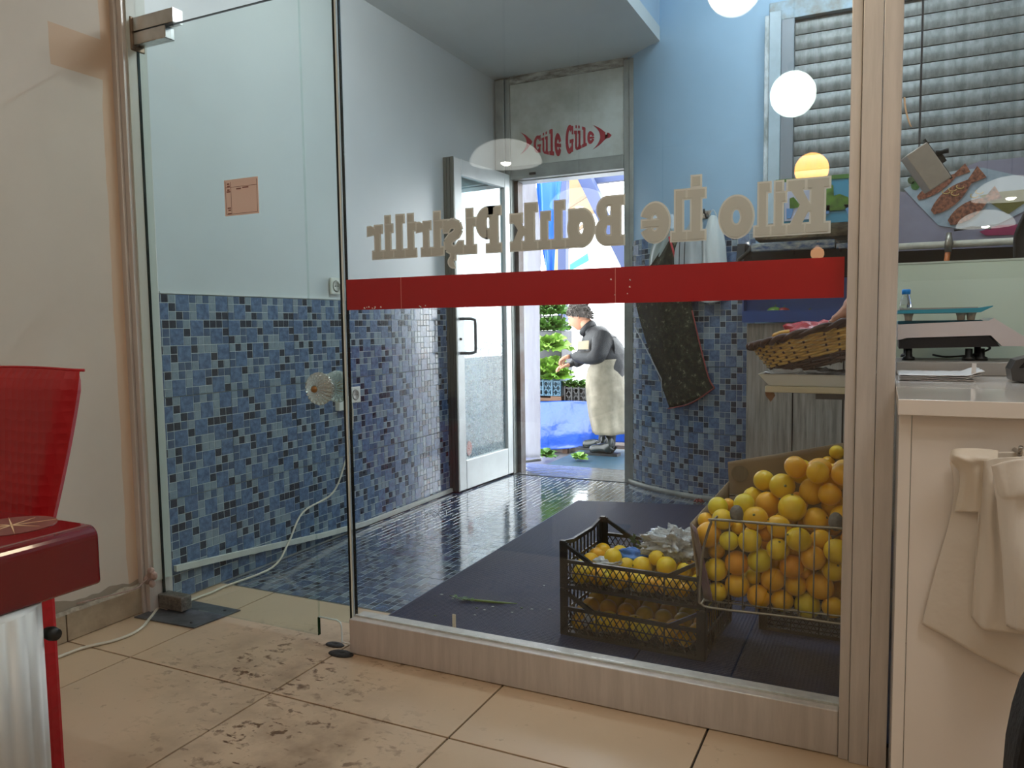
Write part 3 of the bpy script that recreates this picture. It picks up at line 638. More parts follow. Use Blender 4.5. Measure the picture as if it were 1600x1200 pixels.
for x, y, z, rz, lb in ((-.25, 3.45, 3.3, .0, 'fluorescent tube on the high ceiling near the shutter'), (1.3, 3.3, 3.3, 0, 'fluorescent tube on the high ceiling over the kitchen')):
    t = thing('tube_light', lb, 'lamp', loc=(x, y, z), rz=rz)
    MB().tube([(-.58, 0, -.05), (.58, 0, -.05)], .014, 10).build('tube', TG if x < 0 else emis('tube_glow_dim', (.80, .92, 1), TUBE_L*.2), t); MB().box(-.6, -.03, -.03, .6, .03, .04, bev=.005).build('housing', ALU_W, t)
t = thing('passage_light', 'short fluorescent fitting under the passage soffit above the glass front', 'lamp', loc=(-1.55, 2.75, 2.815))  # out-of-view fitting added to brighten the passage walls and soffit
MB().tube([(0, -.3, -.05), (0, .3, -.05)], .016, 10).build('tube', emis('passage_glow', (.92, .97, 1), VEST_FILL_L*10), t); MB().box(-.03, -.32, -.034, .03, .32, 0, bev=.005).build('housing', ALU_W, t)
# ------------------------------------------------------------------ floor mat
RUB = mat('navy_rubber_mat', '1a2440', .6, spec=.25, bump=.0, var=.2, vscale=3)
def dots(m, sc, st, dist=.002, kind='v'):
    nt = m.node_tree; g = nt.nodes.new('ShaderNodeNewGeometry'); v = nt.nodes.new('ShaderNodeTexVoronoi'); v.inputs['Scale'].default_value = sc; v.inputs['Randomness'].default_value = .0
    nt.links.new(g.outputs['Position'], v.inputs['Vector']); bp = nt.nodes.new('ShaderNodeBump'); bp.inputs['Strength'].default_value = st; bp.inputs['Distance'].default_value = dist
    nt.links.new(v.outputs['Distance'], bp.inputs['Height']); nt.links.new(bp.outputs[0], nt.nodes['Principled BSDF'].inputs['Normal'])
dots(RUB, 85, .8, .003)
mt = thing('floor_mat', 'dark navy ribbed rubber mat running along the passage floor', 'mat')
MB().prism([(-1.63, 2.095), (-1.652, 4.33), (-.70, 4.55), (-.70, 4.20), (-.70, 2.095)], .002, .013, axes='xy').build('mat', RUB, mt)
MB().prism([(-.694, 2.095), (-.694, 4.2), (.5, 4.2), (.5, 2.095)], .002, .013, axes='xy').build('mat', RUB, mt)
MB().prism([(-1.642, 2.095), (-1.664, 4.33), (-1.652, 4.33), (-1.63, 2.095)], .001, .008, axes='xy').build('edge', mat('mat_edge', '55657a', .3), mt, 'paler bevelled edge of the mat')
# scraps on the mat
def stem(pts, r, col, name, label, z=.018, leaves=0):
    P = []
    for px, py in pts: q = atz(px, py, z); P.append(q)
    mb = MB(); mb.tube(P, [r*.6] + [r]*(len(P)-2) + [r*.3], 6)
    o = mb.build(name, mat(name + '_green', col, .5, var=.4, vscale=30))
    if leaves:
        rr = random.Random(leaves); m2 = MB()
        for k in range(leaves):
            c = P[0] + Vector((rr.uniform(-.03, .05), rr.uniform(-.015, .015), .003)); a = rr.uniform(0, 6.28); d = Vector((math.cos(a), math.sin(a), .25)) * rr.uniform(.008, .018); n = Vector((-d.y, d.x, 0))*.5
            m2.add([c, c+d*.5+n, c+d, c+d*.5-n], [(0, 1, 2, 3)])
        m2.build('leaf', mat('parsley_green', '3f6a24', .5), o)
    return o
tag(stem([(722, 936), (745, 938), (775, 941), (808, 943)], .0045, '6f8a35', 'parsley_sprig', '', leaves=26), 'green parsley sprig lying on the dark mat', 'herb')
rr = random.Random(11)
for k, (px, py) in enumerate([(745, 950), (757, 953), (690, 929), (815, 950), (831, 952), (859, 952), (680, 962), (800, 957), (770, 948), (705, 931), (850, 915), (742, 961)]):
    c = atz(px, py, .0135); q = .004 + rr.random()*.004
    o = MB().prism([(-q, -q*.4), (q*.3, -q*.7), (q, .2*q), (-.2*q, q*.6)], 0, .0015, axes='xy').build('scrap', mat('white_scrap' if k % 3 else 'green_scrap', 'b9bdb8' if k % 3 else '47602c', .6)); o.location = c
    tag(o, ('tiny pale scrap on the dark mat, %s' if k % 3 else 'tiny green scrap on the dark mat, %s') % ('below the parsley sprig head', 'just right below the sprig head', 'left of the sprig, alone', 'below the sprig tail', 'right of the sprig tail', 'nearest the lemon crates', 'leftmost near the window rail', 'below the sprig middle', 'close under the sprig', 'touching left of the sprig', 'rightmost of the upper ones', 'lowest under the sprig head')[k], 'scrap', 'scraps on the mat')
st_ = atz(711, 975, .05); o = MB().box(-.006, -.002, 0, .006, .002, .055, bev=.001).build('paper_scrap', mat('cream_scrap', 'd9cdb8', .7)); o.location = (at(711, 985, 2.11).x, 2.105, .09); tag(o, 'small cream paper strip stuck upright behind the window rail', 'scrap')
c = at(711, 985, 2.092); o.location = (c.x, 2.0875, c.z)
# white string loops on tiles
cs = [atz(px, py, .005) for px, py in ((661, 808), (670, 797), (680, 806), (688, 795), (697, 797), (698, 804), (690, 808), (684, 800), (676, 795), (664, 801))]
tag(MB().tube(cs, .0018, 5).build('string', mat('white_string', 'c9d2d8', .5)), 'thin white string looped on the wet mosaic floor', 'string')
# white scrap / flower at column foot
q = atz(1093, 782, .01); mb = MB()
for k in range(7):
    a = k*.9; mb.tube([(0, 0, .008), (.02*math.cos(a), .02*math.sin(a), .014), (.034*math.cos(a), .03*math.sin(a), .003)], [.006, .008, .002], 5)
o = mb.build('pepper_scrap', mat('red_scrap', '8c3a30', .5, var=.3, vscale=50)); o.location = q + Vector((0, -.02, -.008)); tag(o, 'crumpled red vegetable scrap at the foot of the rounded wall', 'scrap')

# ------------------------------------------------------------------ plank front, blue tray shelf, hood
cf = thing('grill_cabinet', 'cabinet faced with tall grey wood-look boards behind the fruit', 'cabinet')
WD = mat('grey_wood_board', '9b9186', .55, bump=.15, bscale=24, col2='6f675e', vscale=6, stretch=(9, 9, .6))
CY = 4.22
xb = [-.655, -.418, -.178, .062, .302, .542, .782, 1.022, 1.262, 1.502, 1.742, 2.0]
for k, (a, b) in enumerate(zip(xb, xb[1:])): MB().box(a+.0035, CY-(.003 if k % 2 else 0), .03, b-.0035, CY+.018, 1.072, bev=.0015).build('board', WD, cf)
MB().box(-.652, CY+.019, .0, 2.0, 4.56, 1.07).build('carcass', mat('dark_carcass', '1b1917', .8), cf)
bt = thing('blue_tray_shelf', 'dark blue metal tray shelf on top of the grey board cabinet', 'shelf')
BL = mat('dark_blue_enamel', '17468a', .4, var=.15, vscale=5)
mb = MB(); mb.box(-.672, CY-.03, 1.078, 2.0, 4.52, 1.09).box(-.672, CY-.03, 1.09, 2.0, CY-.024, 1.138).box(-.672, CY-.024, 1.09, -.666, 4.5, 1.30).box(-.666, 4.30, 1.09, 2.0, 4.306, 1.30)
mb.build('tray', BL, bt)
for px, py, cname, hexc, lb, r in ((1210, 484, 'green_pepper', '6f9a3a', 'pale green pepper on the blue tray shelf', .022), (1224, 485, 'tomato', '9a2620', 'red tomato on the blue tray shelf next to the pale green pepper', .02), (1264, 486, 'chilli', 'b02228', 'red chilli on the blue tray shelf beside the basket', .013)):
    p = at(px, py, CY+.02); mb = MB()
    mb.lathe([(r*math.sin(math.pi*k/10)*(1.3-.3*k/10), -r*math.cos(math.pi*k/10)) for k in range(11)], seg=16, sx=1.5)
    o = mb.build(cname, mat(cname + '_skin', hexc, .35, var=.3, vscale=20)); o.location = (p.x, CY+.02, 1.09+r+.024); tag(o, lb, 'vegetable')
    MB().tube([(0, 0, r*.8), (.004, 0, r*1.2), (.008, 0, r*1.5)], .0025, 5).build('stem', MATS['parsley_green'], o)
hd_ = thing('extractor_hood', 'rusty grill hood with a cream beam and blue front lip under the shutter', 'hood')
RB = mat('rusty_cream', 'b4a88c', .6, .1, bump=.2, bscale=40, col2='5a4a38', vscale=9, stretch=(1, 1, 3))
z0, z1 = at(1250, 372, 4.1).z, at(1250, 346, 4.1).z
MB().box(-.60, 4.10, z0, 2.0, 4.35, z1, bev=.012).build('beam', RB, hd_, 'rust-stained cream beam')
zl0, zl1 = at(1250, 390, 4.06).z, at(1250, 376, 4.06).z
MB().box(-.61, 4.06, zl0, -.22, 4.10, zl1, bev=.006).box(-.215, 4.065, zl0-.004, 2.0, 4.10, zl1-.022, bev=.004).build('front_lip', mat('chipped_blue', '2d4a74', .5, .2, col2='a8aca4', vscale=16, stretch=(1, 1, 3)), hd_, 'chipped blue front lip')
HB = mat('sooty_black', '1d1a18', .7, var=.4, vscale=8)
mb = MB(); mb.box(-.66, 4.40, 1.31, 2.0, 4.57, z0-.002); mb.prism([(4.12, 1.31), (4.40, 1.31), (4.40, z0-.003), (4.20, z0-.003)], -.70, -.66, axes='yz'); mb.build('firebox', HB, hd_, 'soot-black inside of the hood')
mb = MB(); mb.tube([(-.68, 4.11, 1.31), (-.672, 4.10, 1.40), (-.63, 4.09, zl0), (-.60, 4.09, zl1)], .012, 8); mb.build('side_edge', BLACK, hd_)
gp = thing('gas_pipe', 'white gas pipe with a brass valve and orange hose under the hood beam', 'pipe')
za = at(1500, 381, 3.95).z; xv = at(1482, 380, 3.95).x
MB().tube([(.05, 3.95, za), (2.0, 3.95, za)], .016, 10).build('pipe', mat('cream_pipe', 'c9c3b2', .4, var=.2, vscale=20), gp)
MB().tube([(xv, 3.935, za+.05), (xv, 3.93, za), (xv-.002, 3.93, za-.035)], [.010, .018, .014], 10).build('valve', mat('old_valve', '8c8478', .4, .8), gp)
MB().tube([(xv-.002, 3.93, za-.03), (xv-.008, 3.93, za-.09), (xv-.002, 3.93, za-.17), (xv+.01, 3.94, 1.22)], .011, 8).build('hose', mat('orange_hose', 'b8652e', .45), gp, 'orange rubber hose')
MB().tube([(xv+.02, 3.94, za+.06), (xv+.09, 3.96, za+.07), (xv+.16, 3.95, za+.06)], .006, 6).build('lever', BLACK, gp)
# fish poster board above hood
fb = thing('fish_poster', 'poster board showing three grilled fish on a pale plate', 'poster')
PY = 4.02
def pc(px, py, dy=0): q = at(px, py, PY+dy); return (q.x, q.z)
MB().prism([pc(1345, 290), pc(1412, 300), pc(1530, 252), pc(1720, 235), pc(1720, 380), pc(1412, 392), pc(1345, 396)], PY, PY+.01).build('board', mat('poster_lilac', '8e8a9c', .35, var=.25, vscale=4), fb)
MB().prism([pc(x, y, -.002) for x, y in ((1412, 295), (1440, 325), (1466, 352), (1500, 358), (1560, 350), (1640, 310), (1640, 285), (1535, 262), (1470, 270))], PY-.003, PY-.0005).build('plate_print', mat('poster_plate', 'aebac4', .35, col2='8496a4', vscale=6), fb, 'printed pale grey-blue plate')
FM = mat('poster_fish', 'a86a50', .4, col2='4a241a', vscale=70, bump=.1)
for k, (ax, ay, bx, by, w) in enumerate(((1434, 310, 1512, 262, 9), (1457, 332, 1534, 268, 13), (1483, 348, 1560, 300, 13))):
    A, B = Vector((ax, ay)), Vector((bx, by)); d = (B-A).normalized(); n = Vector((-d.y, d.x)); L = (B-A).length; P = []
    for s_ in (1, -1):
        for i in range(0, 13):
            t = i/12 if s_ > 0 else 1-i/12; h = w*(math.sin(math.pi*min(1, t*1.25+.05))**.6 if t < .75 else .32+(t-.75)*2.2); q = A + d*L*t + n*h*s_; P.append(pc(q.x, q.y, -.004))
    MB().prism(P, PY-.0065-.001*k, PY-.0045-.001*k).build('fish_print', FM, fb, 'printed red-brown grilled fish')
mb = MB()
for cx, cy in ((1478, 300), (1488, 296), (1492, 303), (1500, 292), (1530, 300), (1522, 306)):
    MB().tube([Vector((pc(cx+6*math.cos(a), cy+3.2*math.sin(a)))[:1] + (PY-.0085,) + (pc(cx+6*math.cos(a), cy+3.2*math.sin(a)))[1:]) for a in [j*.5 for j in range(9)]], .0022, 5).build('onion_print', mat('poster_onion', 'c9a868', .5), fb)
for cx, cy, r, c in ((1430, 290, 7, '3e6a2e'), (1424, 282, 6, '50603a'), (1436, 284, 5, '7a6a50')):
    MB().prism([pc(cx+r*math.cos(a), cy+r*math.sin(a), -.003) for a in [j*math.pi/6 for j in range(12)]], PY-.0055, PY-.0035).build('garnish_print', mat('garnish'+c, c, .5, var=.4, vscale=40), fb)
MB().prism([pc(x, y, -.003) for x, y in ((1530, 306), (1560, 300), (1600, 296), (1650, 280), (1650, 300), (1600, 318), (1575, 335))], PY-.0055, PY-.0035).build('lettuce_print', mat('poster_olive', '6f6a34', .5, var=.3, vscale=20), fb)
MB().prism([pc(x, y, -.003) for x, y in ((1530, 362), (1560, 352), (1600, 350), (1640, 352), (1640, 366), (1540, 368))], PY-.0055, PY-.0035).build('red_print', mat('poster_magenta', '9c2c58', .5, var=.3, vscale=20), fb)
# green-blue plant sign
gs = thing('plant_sign', 'blue sign printed with green potted plants, partly behind the shop lettering', 'sign')
GYY = 4.0
def pg(px, py, dy=0): q = at(px, py, GYY+dy); return (q.x, q.z)
MB().prism([pg(1212, 283), pg(1330, 273), pg(1345, 272), pg(1345, 345), pg(1212, 353)], GYY, GYY+.012).build('board', mat('sign_teal', '3f8aa8', .4, var=.15, vscale=8), gs)
MB().prism([pg(1212, 281, -.002), pg(1345, 270, -.002), pg(1345, 277, -.002), pg(1212, 286, -.002)], GYY-.004, GYY-.001).build('top_band', mat('sign_green', '4d7436', .5), gs)
MB().prism([pg(1226, 285, -.002), pg(1290, 281, -.002), pg(1290, 340, -.002), pg(1226, 346, -.002)], GYY-.004, GYY-.001).build('white_field', mat('sign_lilac', 'b9bdd0', .5, var=.1, vscale=8), gs)
for P in (((1234, 310), (1240, 308), (1252, 322), (1240, 326), (1234, 326)), ((1290, 300), (1296, 286), (1302, 290), (1303, 306), (1312, 303), (1325, 308), (1328, 322), (1318, 328), (1290, 330))):
    MB().prism([pg(x, y, -.004) for x, y in P], GYY-.007, GYY-.0045).build('plant_print', mat('sign_leaf', '5a8028', .5, col2='3e5a24', vscale=30), gs)
for P in (((1289, 321), (1297, 321), (1295, 334), (1289, 335)), ((1319, 320), (1332, 319), (1332, 333), (1324, 334)), ((1229, 326), (1240, 326), (1236, 341), (1229, 342))):
    MB().prism([pg(x, y, -.004) for x, y in P], GYY-.007, GYY-.0045).build('pot_print', mat('sign_pot', '5f8cc0', .5), gs)
# tilted beige box lamp
bx = thing('tilted_box', 'tilted beige metal box with a black clamp above the fish poster', 'box')
c0 = at(1448, 262, 3.55); Mx = Matrix.Translation(c0) @ Matrix.Rotation(math.radians(-35), 4, 'Y')
Mx = Matrix.Translation(c0) @ Matrix.Rotation(math.radians(12), 4, 'Z') @ Matrix.Rotation(math.radians(57), 4, 'Y')
MB().box(-.085, -.03, -.045, .085, .06, .045, M=Mx, bev=.004).build('body', mat('beige_box', 'b3a495', .5, var=.15, vscale=12), bx)
MB().box(-.02, .0, .046, .02, .03, .075, M=Mx, bev=.003).box(-.10, .0, .05, .09, .02, .056, M=Mx).tube([c0 + Vector((.03, 0, .055)), c0 + Vector((.075, 0, .06))], .010, 8).build('clamp', BLACK, bx)
MB().box(-.03, -.02, 0, -.022, -.012, 1.9, M=Matrix.Translation(c0) @ Matrix.Translation((0, .09, 0))).build('bracket', DSTEEL, bx)

# ------------------------------------------------------------------ things on the passage wall
def socket(y, z, nm, lb):
    t = thing('wall_socket', lb, 'socket', loc=(-2.519, y, z))
    M_ = Matrix.Rotation(math.pi/2, 4, 'Y')
    MB().box(0, -.042, -.042, .011, .042, .042, bev=.004).build('plate', mat('socket_white', 'd8dad2', .35), t)
    MB().lathe([(.030, .011), (.028, .014), (.022, .0135), (.020, .0125), (0, .0125)], seg=24, M=M_).build('well', mat('socket_grey', '8d8f86', .4), t)
    for s_ in (-1, 1): MB().lathe([(.003, .0128), (.003, .0136), (0, .0136)], (0, s_*.01, 0), 8, M=M_).build('pin_hole', BLACK, t)
    return t
socket(3.167, 1.290, '', 'white wall socket on the grey paint just above the tiles')
s2 = socket(3.30, .725, '', 'white wall socket on the mosaic behind the glass door knob')
CB = mat('white_cable', 'cfc9b8', .45)
tag(MB().box(-2.520, 3.14, .655, -2.492, 3.245, .725, bev=.004).build('plug_block', MATS['socket_white']), 'white plug block under the lower wall socket', 'plug')
cw = [atx(px, py, -2.50) for px, py in ((545, 618), (551, 640), (549, 680), (540, 720), (520, 770))] + [Vector((-2.49, 2.84, .20)), Vector((-2.46, 2.70, .09)), Vector((-2.43, 2.56, .02))] + [atz(px, py, .008) for px, py in ((352, 916), (330, 926), (300, 937))] + [Vector((-2.44, 2.10, .008))]
def smooth_path(P, n=6):
    out = []
    for i in range(len(P)-1):
        p0, p1, p2, p3 = P[max(i-1, 0)], P[i], P[i+1], P[min(i+2, len(P)-1)]
        for k in range(n):
            t = k/n; out.append(.5*((2*p1) + (p2-p0)*t + (2*p0-5*p1+4*p2-p3)*t*t + (3*p1-p0-3*p2+p3)*t**3))
    return out + [P[-1]]
tag(MB().tube(smooth_path(cw), .0048, 7).build('power_cable', CB), 'cream cable hanging from the lower socket down to the doorstep', 'cable')
ci = [atz(px, py, .007) for px, py in ((262, 952), (248, 950), (235, 965), (215, 985), (180, 1000), (130, 1012), (90, 1027), (20, 1055), (-60, 1090))]
tag(MB().tube(smooth_path([Vector((p.x, p.y, .0062)) for p in ci]), .0055, 7).build('power_cable', CB), 'cream cable lying on the beige floor by the red chair', 'cable')
tk = [Vector((-2.508, 2.11, .137)), Vector((-2.508, 2.5, .098)), Vector((-2.508, 3.0, .045)), Vector((-2.508, 3.35, .020)), Vector((-2.508, 4.2, .018)), Vector((-2.508, 4.95, .018))]
mb = MB()
for a, b in zip(tk, tk[1:]):
    mb.add([a+Vector(v) for v in ((-.008, 0, -.012), (.008, 0, -.012), (.008, 0, .012), (-.008, 0, .012))] + [b+Vector(v) for v in ((-.008, 0, -.012), (.008, 0, -.012), (.008, 0, .012), (-.008, 0, .012))], [(0, 1, 5, 4), (1, 2, 6, 5), (2, 3, 7, 6), (3, 0, 4, 7), (0, 3, 2, 1), (4, 5, 6, 7)])
tkk = mb.build('cable_trunking', mat('trunking_white', 'cfd2cb', .45, var=.12, vscale=12)); tag(tkk, 'white plastic trunking sloping along the foot of the mosaic wall', 'trunking')
mb = MB()
for (px, py), r in (((236, 893), .017), ((231, 905), .020), ((241, 900), .016), ((238, 912), .015), ((234, 898), .013)):
    c = at(px, py, 1.965); mb.lathe([(r*.8*math.sin(math.pi*k/8), -r*math.cos(math.pi*k/8)) for k in range(9)], c + Vector((0, 0, 0)), 12)
o = mb.build('filler_lump', mat('pink_filler', 'b39a90', .8, bump=.5, bscale=90, var=.3, vscale=50)); tag(o, 'pinkish lump of filler stuck to the foot of the door jamb', 'filler')
tag(MB().tube(smooth_path([at(232, 902, 1.96), at(222, 912, 1.93), at(205, 922, 1.88), Vector((-2.545, 1.72, .122))]), .003, 5).build('thin_wire', MATS['pink_filler']), 'thin pinkish wire along the skirting by the door jamb', 'wire')

# ------------------------------------------------------------------ aprons hanging on the column
def cloth(name, rows, mt_, thick=.003, amp=.006, fs=9, nu=26, nv=34, parent=None, label=None, seed=0):
    """rows: list of lists of 3D points, top to bottom; interpolated both ways, with folds"""
    R_ = [[Vector(p) for p in r] for r in rows]
    def lerp(P, t):
        q = t*(len(P)-1); i = min(int(q), len(P)-2); f = q-i; p0, p1, p2, p3 = P[max(i-1, 0)], P[i], P[i+1], P[min(i+2, len(P)-1)]
        return .5*((2*p1) + (p2-p0)*f + (2*p0-5*p1+4*p2-p3)*f*f + (3*p1-p0-3*p2+p3)*f**3)
    def fn(u, v):
        col = [lerp(r, u) for r in R_]; p = lerp(col, v)
        w = amp*(math.sin(u*fs + nz((u*2, v*2, seed), 1)*2.5)*.6 + nz((u*5, v*4, seed), 1)*.9); return p + Vector((0, -abs(w) if False else w, 0))
    return MB().grid(fn, nu, nv, thick=thick).build(name, mt_, parent, label)
CAMO = mat('camouflage_cloth', '2c2a26', .85, spec=.2, bump=.4, bscale=30, col2='16181a', vscale=7)
nt = CAMO.node_tree; b = nt.nodes['Principled BSDF']; n = nt.nodes.new('ShaderNodeTexNoise'); n.inputs['Scale'].default_value = 30; n.inputs['Detail'].default_value = 5; n.inputs['Roughness'].default_value = .7; g = nt.nodes.new('ShaderNodeNewGeometry')
nt.links.new(g.outputs['Position'], n.inputs['Vector']); r = nt.nodes.new('ShaderNodeValToRGB'); r.color_ramp.interpolation = 'CONSTANT'; el = r.color_ramp.elements
el[0].color = (*lin('141617'), 1); el[1].position = .44; el[1].color = (*lin('222b20'), 1)
for p_, c_ in ((.49, '231612'), (.55, '47553f'), (.575, '121314'), (.62, '75765f')): e = el.new(p_); e.color = (*lin(c_), 1)
nt.links.new(n.outputs[0], r.inputs[0]); nt.links.new(r.outputs[0], b.inputs['Base Color'])
ap = thing('camouflage_apron', 'dark camouflage apron with red trim hanging on the rounded wall', 'apron')
def on(px, py, off=.03):                   # point in front of the column surface
    d = ray(px, py); lo, hi = 2.5, 6.0
    for _ in range(50):
        m_ = (lo+hi)/2; q = d*m_; x, y = q.x, q.y
        inside = (math.hypot(x-CC.x, y-CC.y) < RC+off) or y > 5.2 or (x > CC.x and y > CC.y-RC-off)
        if inside: hi = m_
        else: lo = m_
    return Vector((0, 0, H)) + d*hi
rows = [[on(x, y, o_) for x, y, o_ in r] for r in (
    ((1046, 372, .05), (1052, 372, .06), (1058, 372, .05)),
    ((1020, 410, .05), (1045, 408, .07), (1066, 408, .05)),
    ((998, 440, .05), (1040, 440, .08), (1078, 440, .05)),
    ((994, 475, .05), (1036, 480, .08), (1082, 485, .06)),
    ((1008, 530, .04), (1050, 535, .08), (1096, 545, .06)),
    ((1024, 575, .04), (1065, 580, .07), (1108, 590, .05)),
    ((1046, 638, .04), (1080, 628, .06), (1117, 606, .05)))]
cloth('cloth', rows, CAMO, .004, .008, 11, parent=ap)
RT = mat('red_trim', '8e3a36', .6)
MB().tube(smooth_path([rows[k][2] + Vector((0, -.012, 0)) for k in range(3, 7)]), .0045, 6).build('trim', RT, ap, 'dull red piping')
MB().tube(smooth_path([rows[6][0] + Vector((0, -.014, 0)), on(1080, 630, .075), rows[6][2] + Vector((0, -.012, 0))]), .010, 6, flat=.4).build('hem', RT, ap, 'dull red hem')
MB().tube(smooth_path([on(1046, 370, .06), on(1050, 385, .07), on(1055, 402, .06), on(1058, 415, .06)]), .009, 6, flat=.4).build('strap', mat('bright_red_trim', 'b5353a', .5), ap, 'red neck strap')
MB().tube([rows[3][0] + Vector((-.005, 0, -.15)), on(1033, 592, .04), on(1035, 622, .04)], .004, 6).build('tie', mat('grey_tie', '9aa0a6', .5), ap, 'pale hanging tie')
GA = mat('grey_white_cloth', 'b9c0c2', .55, bump=.3, bscale=12, var=.2, vscale=4)
for k, (lb, rw, m_) in enumerate((
    ('white plastic apron hanging nearest the blue tiles', [[(1108, 338, .05), (1114, 336, .06), (1120, 338, .05)], [(1098, 372, .06), (1112, 370, .09), (1132, 372, .05)], [(1094, 420, .06), (1112, 420, .10), (1136, 420, .05)], [(1092, 470, .05), (1110, 474, .09), (1134, 468, .05)]], mat('white_plastic_apron', 'd3dad9', .35, bump=.2, bscale=10)),
    ('grey apron with dark piping hanging in the middle', [[(1078, 348, .06), (1088, 346, .07), (1098, 348, .06)], [(1056, 385, .07), (1078, 383, .11), (1096, 385, .08)], [(1054, 430, .07), (1078, 430, .12), (1096, 430, .08)], [(1060, 466, .06), (1078, 468, .10), (1094, 466, .07)]], GA),
    ('pale grey apron hanging beside the street door post', [[(1040, 360, .05), (1044, 360, .06), (1050, 362, .05)], [(1018, 385, .04), (1030, 385, .05), (1046, 378, .05)], [(1014, 420, .03), (1020, 420, .04), (1030, 420, .04)]], mat('pale_green_grey_cloth', 'a9b4b0', .5, bump=.2, bscale=10)))):
    a = thing('hanging_apron', lb, 'apron', group='plain aprons on the rounded wall'); R3 = [[on(*p) for p in r] for r in rw]
    cloth('cloth', R3, m_, .003, .007, 14, parent=a, seed=k+3)
    if k == 1:
        for px in (1062, 1070): MB().tube(smooth_path([on(px, 378, .115), on(px-1, 420, .125), on(px, 460, .11)]), .003, 5).build('piping', BLACK, a)
    MB().tube(smooth_path([R3[0][0], R3[0][1] + Vector((0, 0, .03)), R3[0][2]]), .003, 5).build('strap', m_, a)
hk = thing('coat_hook', 'small metal coat hook on the blue painted column', 'hook'); c = on(1103, 334, .0)
MB().tube([c, c + Vector((0, -.05, 0)), c + Vector((.0, -.06, .02))], .006, 8).tube([c + Vector((.015, 0, -.01)), c + Vector((.012, -.05, -.03)), c + Vector((.01, -.065, -.01))], .006, 8).build('hook', DSTEEL, hk)
MB().box(c.x-.03, c.y-.004, c.z-.03, c.x+.03, c.y+.014, c.z+.02, bev=.004).build('plate', CHROME, hk)
# ------------------------------------------------------------------ plastic lattice crates
CRP = mat('black_crate_plastic', '1a1916', .38, bump=.05, bscale=60)
def lattice_panel(L, h, base_h=.012, pitch=.0225, cols=4, w=.0028, t=.005, slope=True, corner=None):
    """panel in local xz, x 0..L, z 0..h; rim dips in the middle"""
    mb = MB(); top = h*.63 if slope else h*.9
    mb.box(0, 0, 0, L, t, base_h); mb.box(0, -.002, top-.012, L, t+.004, top)
    mb.box(0, 0, h*.34, L, t, h*.34+.003)
    for k in range(1, cols): mb.box(L*k/cols-.002, -.0005, 0, L*k/cols+.002, t+.001, top)
    z0, z1 = base_h, top-.012; hh = z1-z0; dx = hh*.62
    def bar(xa, za, xb, zb):
        # clip to 0..L
        if xa > xb: xa, za, xb, zb = xb, zb, xa, za
        if xb <= 0 or xa >= L: return
        if xa < 0: za += (zb-za)*(0-xa)/(xb-xa); xa = 0
        if xb > L: zb = za + (zb-za)*(L-xa)/(xb-xa); xb = L
        d = Vector((xb-xa, zb-za)); n = Vector((-d.y, d.x)).normalized()*w*.5
        mb.prism([(xa-n.x, za-n.y), (xb-n.x, zb-n.y), (xb+n.x, zb+n.y), (xa+n.x, za+n.y)], .0006, t-.0006)
    x = -dx
    while x < L + dx:
        bar(x, z0, x+dx, z1); bar(x+dx, z0, x, z1); x += pitch
    if slope:   # sloping shoulders up to the corner posts
        s_ = L*.20
        mb.prism([(0, h), (0, h-.012), (s_, top-.010), (s_+.012, top)], -.002, t+.004); mb.prism([(L, h), (L, h-.012), (L-s_, top-.010), (L-s_-.012, top)], -.002, t+.004)
    return mb
def slot_panel(L, h, t=.005):
    mb = MB(); mb.box(0, 0, 0, L, t, .012); mb.box(0, 0, h*.42, L, t, h*.42+.01); mb.prism([(0, h), (0, h-.012), (L*.25, h*.82), (L*.75, h*.82), (L, h-.012), (L, h), (L*.75, h*.82+.014), (L*.25, h*.82+.014)], -.002, t+.003)
    n = 11
    for k in range(1, n): mb.box(L*k/n-.003, 0, 0, L*k/n+.003, t, h*.86)
    return mb
def crate(name, label, x, y, z, Wd, D, h, rz=0, grp=None, fine=True):
    t = thing(name, label, 'crate', loc=(x, y, z), rz=rz, group=grp)
    f = link('front_panel', lattice_panel(Wd-.03, h).mesh('lattice', CRP), t, loc=(.015, 0, 0))
    bme = lattice_panel(Wd-.03, h).build('back_panel', CRP, t, loc=(.015, D-.006, 0))
    for k in (0, 1):
        o = (lattice_panel(D-.03, h) if False else slot_panel(D-.03, h)).build('side_panel', CRP, t); o.location = (.006 + k*(Wd-.010), .015, 0); o.rotation_euler = (0, 0, math.pi/2)
    mb = MB(); mb.box(.004, .004, 0, Wd-.004, D-.004, .003)
    for k in range(9): mb.box(.004, D*k/8.4+.004, .003, Wd-.004, D*k/8.4+.012, .008)
    mb.build('base', CRP, t)
    for i, (cx, cy) in enumerate(((0, 0), (Wd, 0), (0, D), (Wd, D))):
        sx = 1 if cx == 0 else -1; sy = 1 if cy == 0 else -1; mb = MB()
        x0, x1 = sorted((cx, cx+sx*.028)); y0, y1 = sorted((cy, cy+sy*.006)); mb.box(x0, y0-.001, 0, x1, y1+.001, h, bev=.0015)
        x0, x1 = sorted((cx-.001*sx, cx+sx*.006)); y0, y1 = sorted((cy, cy+sy*.028)); mb.box(x0, y0, 0, x1, y1, h, bev=.0015)
        x0, x1 = sorted((cx, cx+sx*.020)); y0, y1 = sorted((cy, cy+sy*.020)); mb.box(x0, y0, h-.012, x1, y1, h+.004, bev=.0015)
        mb.build('corner_post', CRP, t)
    return t
CX0, CYF, CWD, CDP, CHT = -.985, 2.402, .50, .385, .160
crate('plastic_crate', 'lower black lattice crate of lemons, on the floor mat', CX0, CYF, .014, CWD, CDP, CHT, rz=-.045, grp='black lattice crates')
crate('plastic_crate', 'upper black lattice crate of lemons, stacked topmost', CX0, CYF, .014+CHT+.005, CWD, CDP, CHT, rz=-.045, grp='black lattice crates')
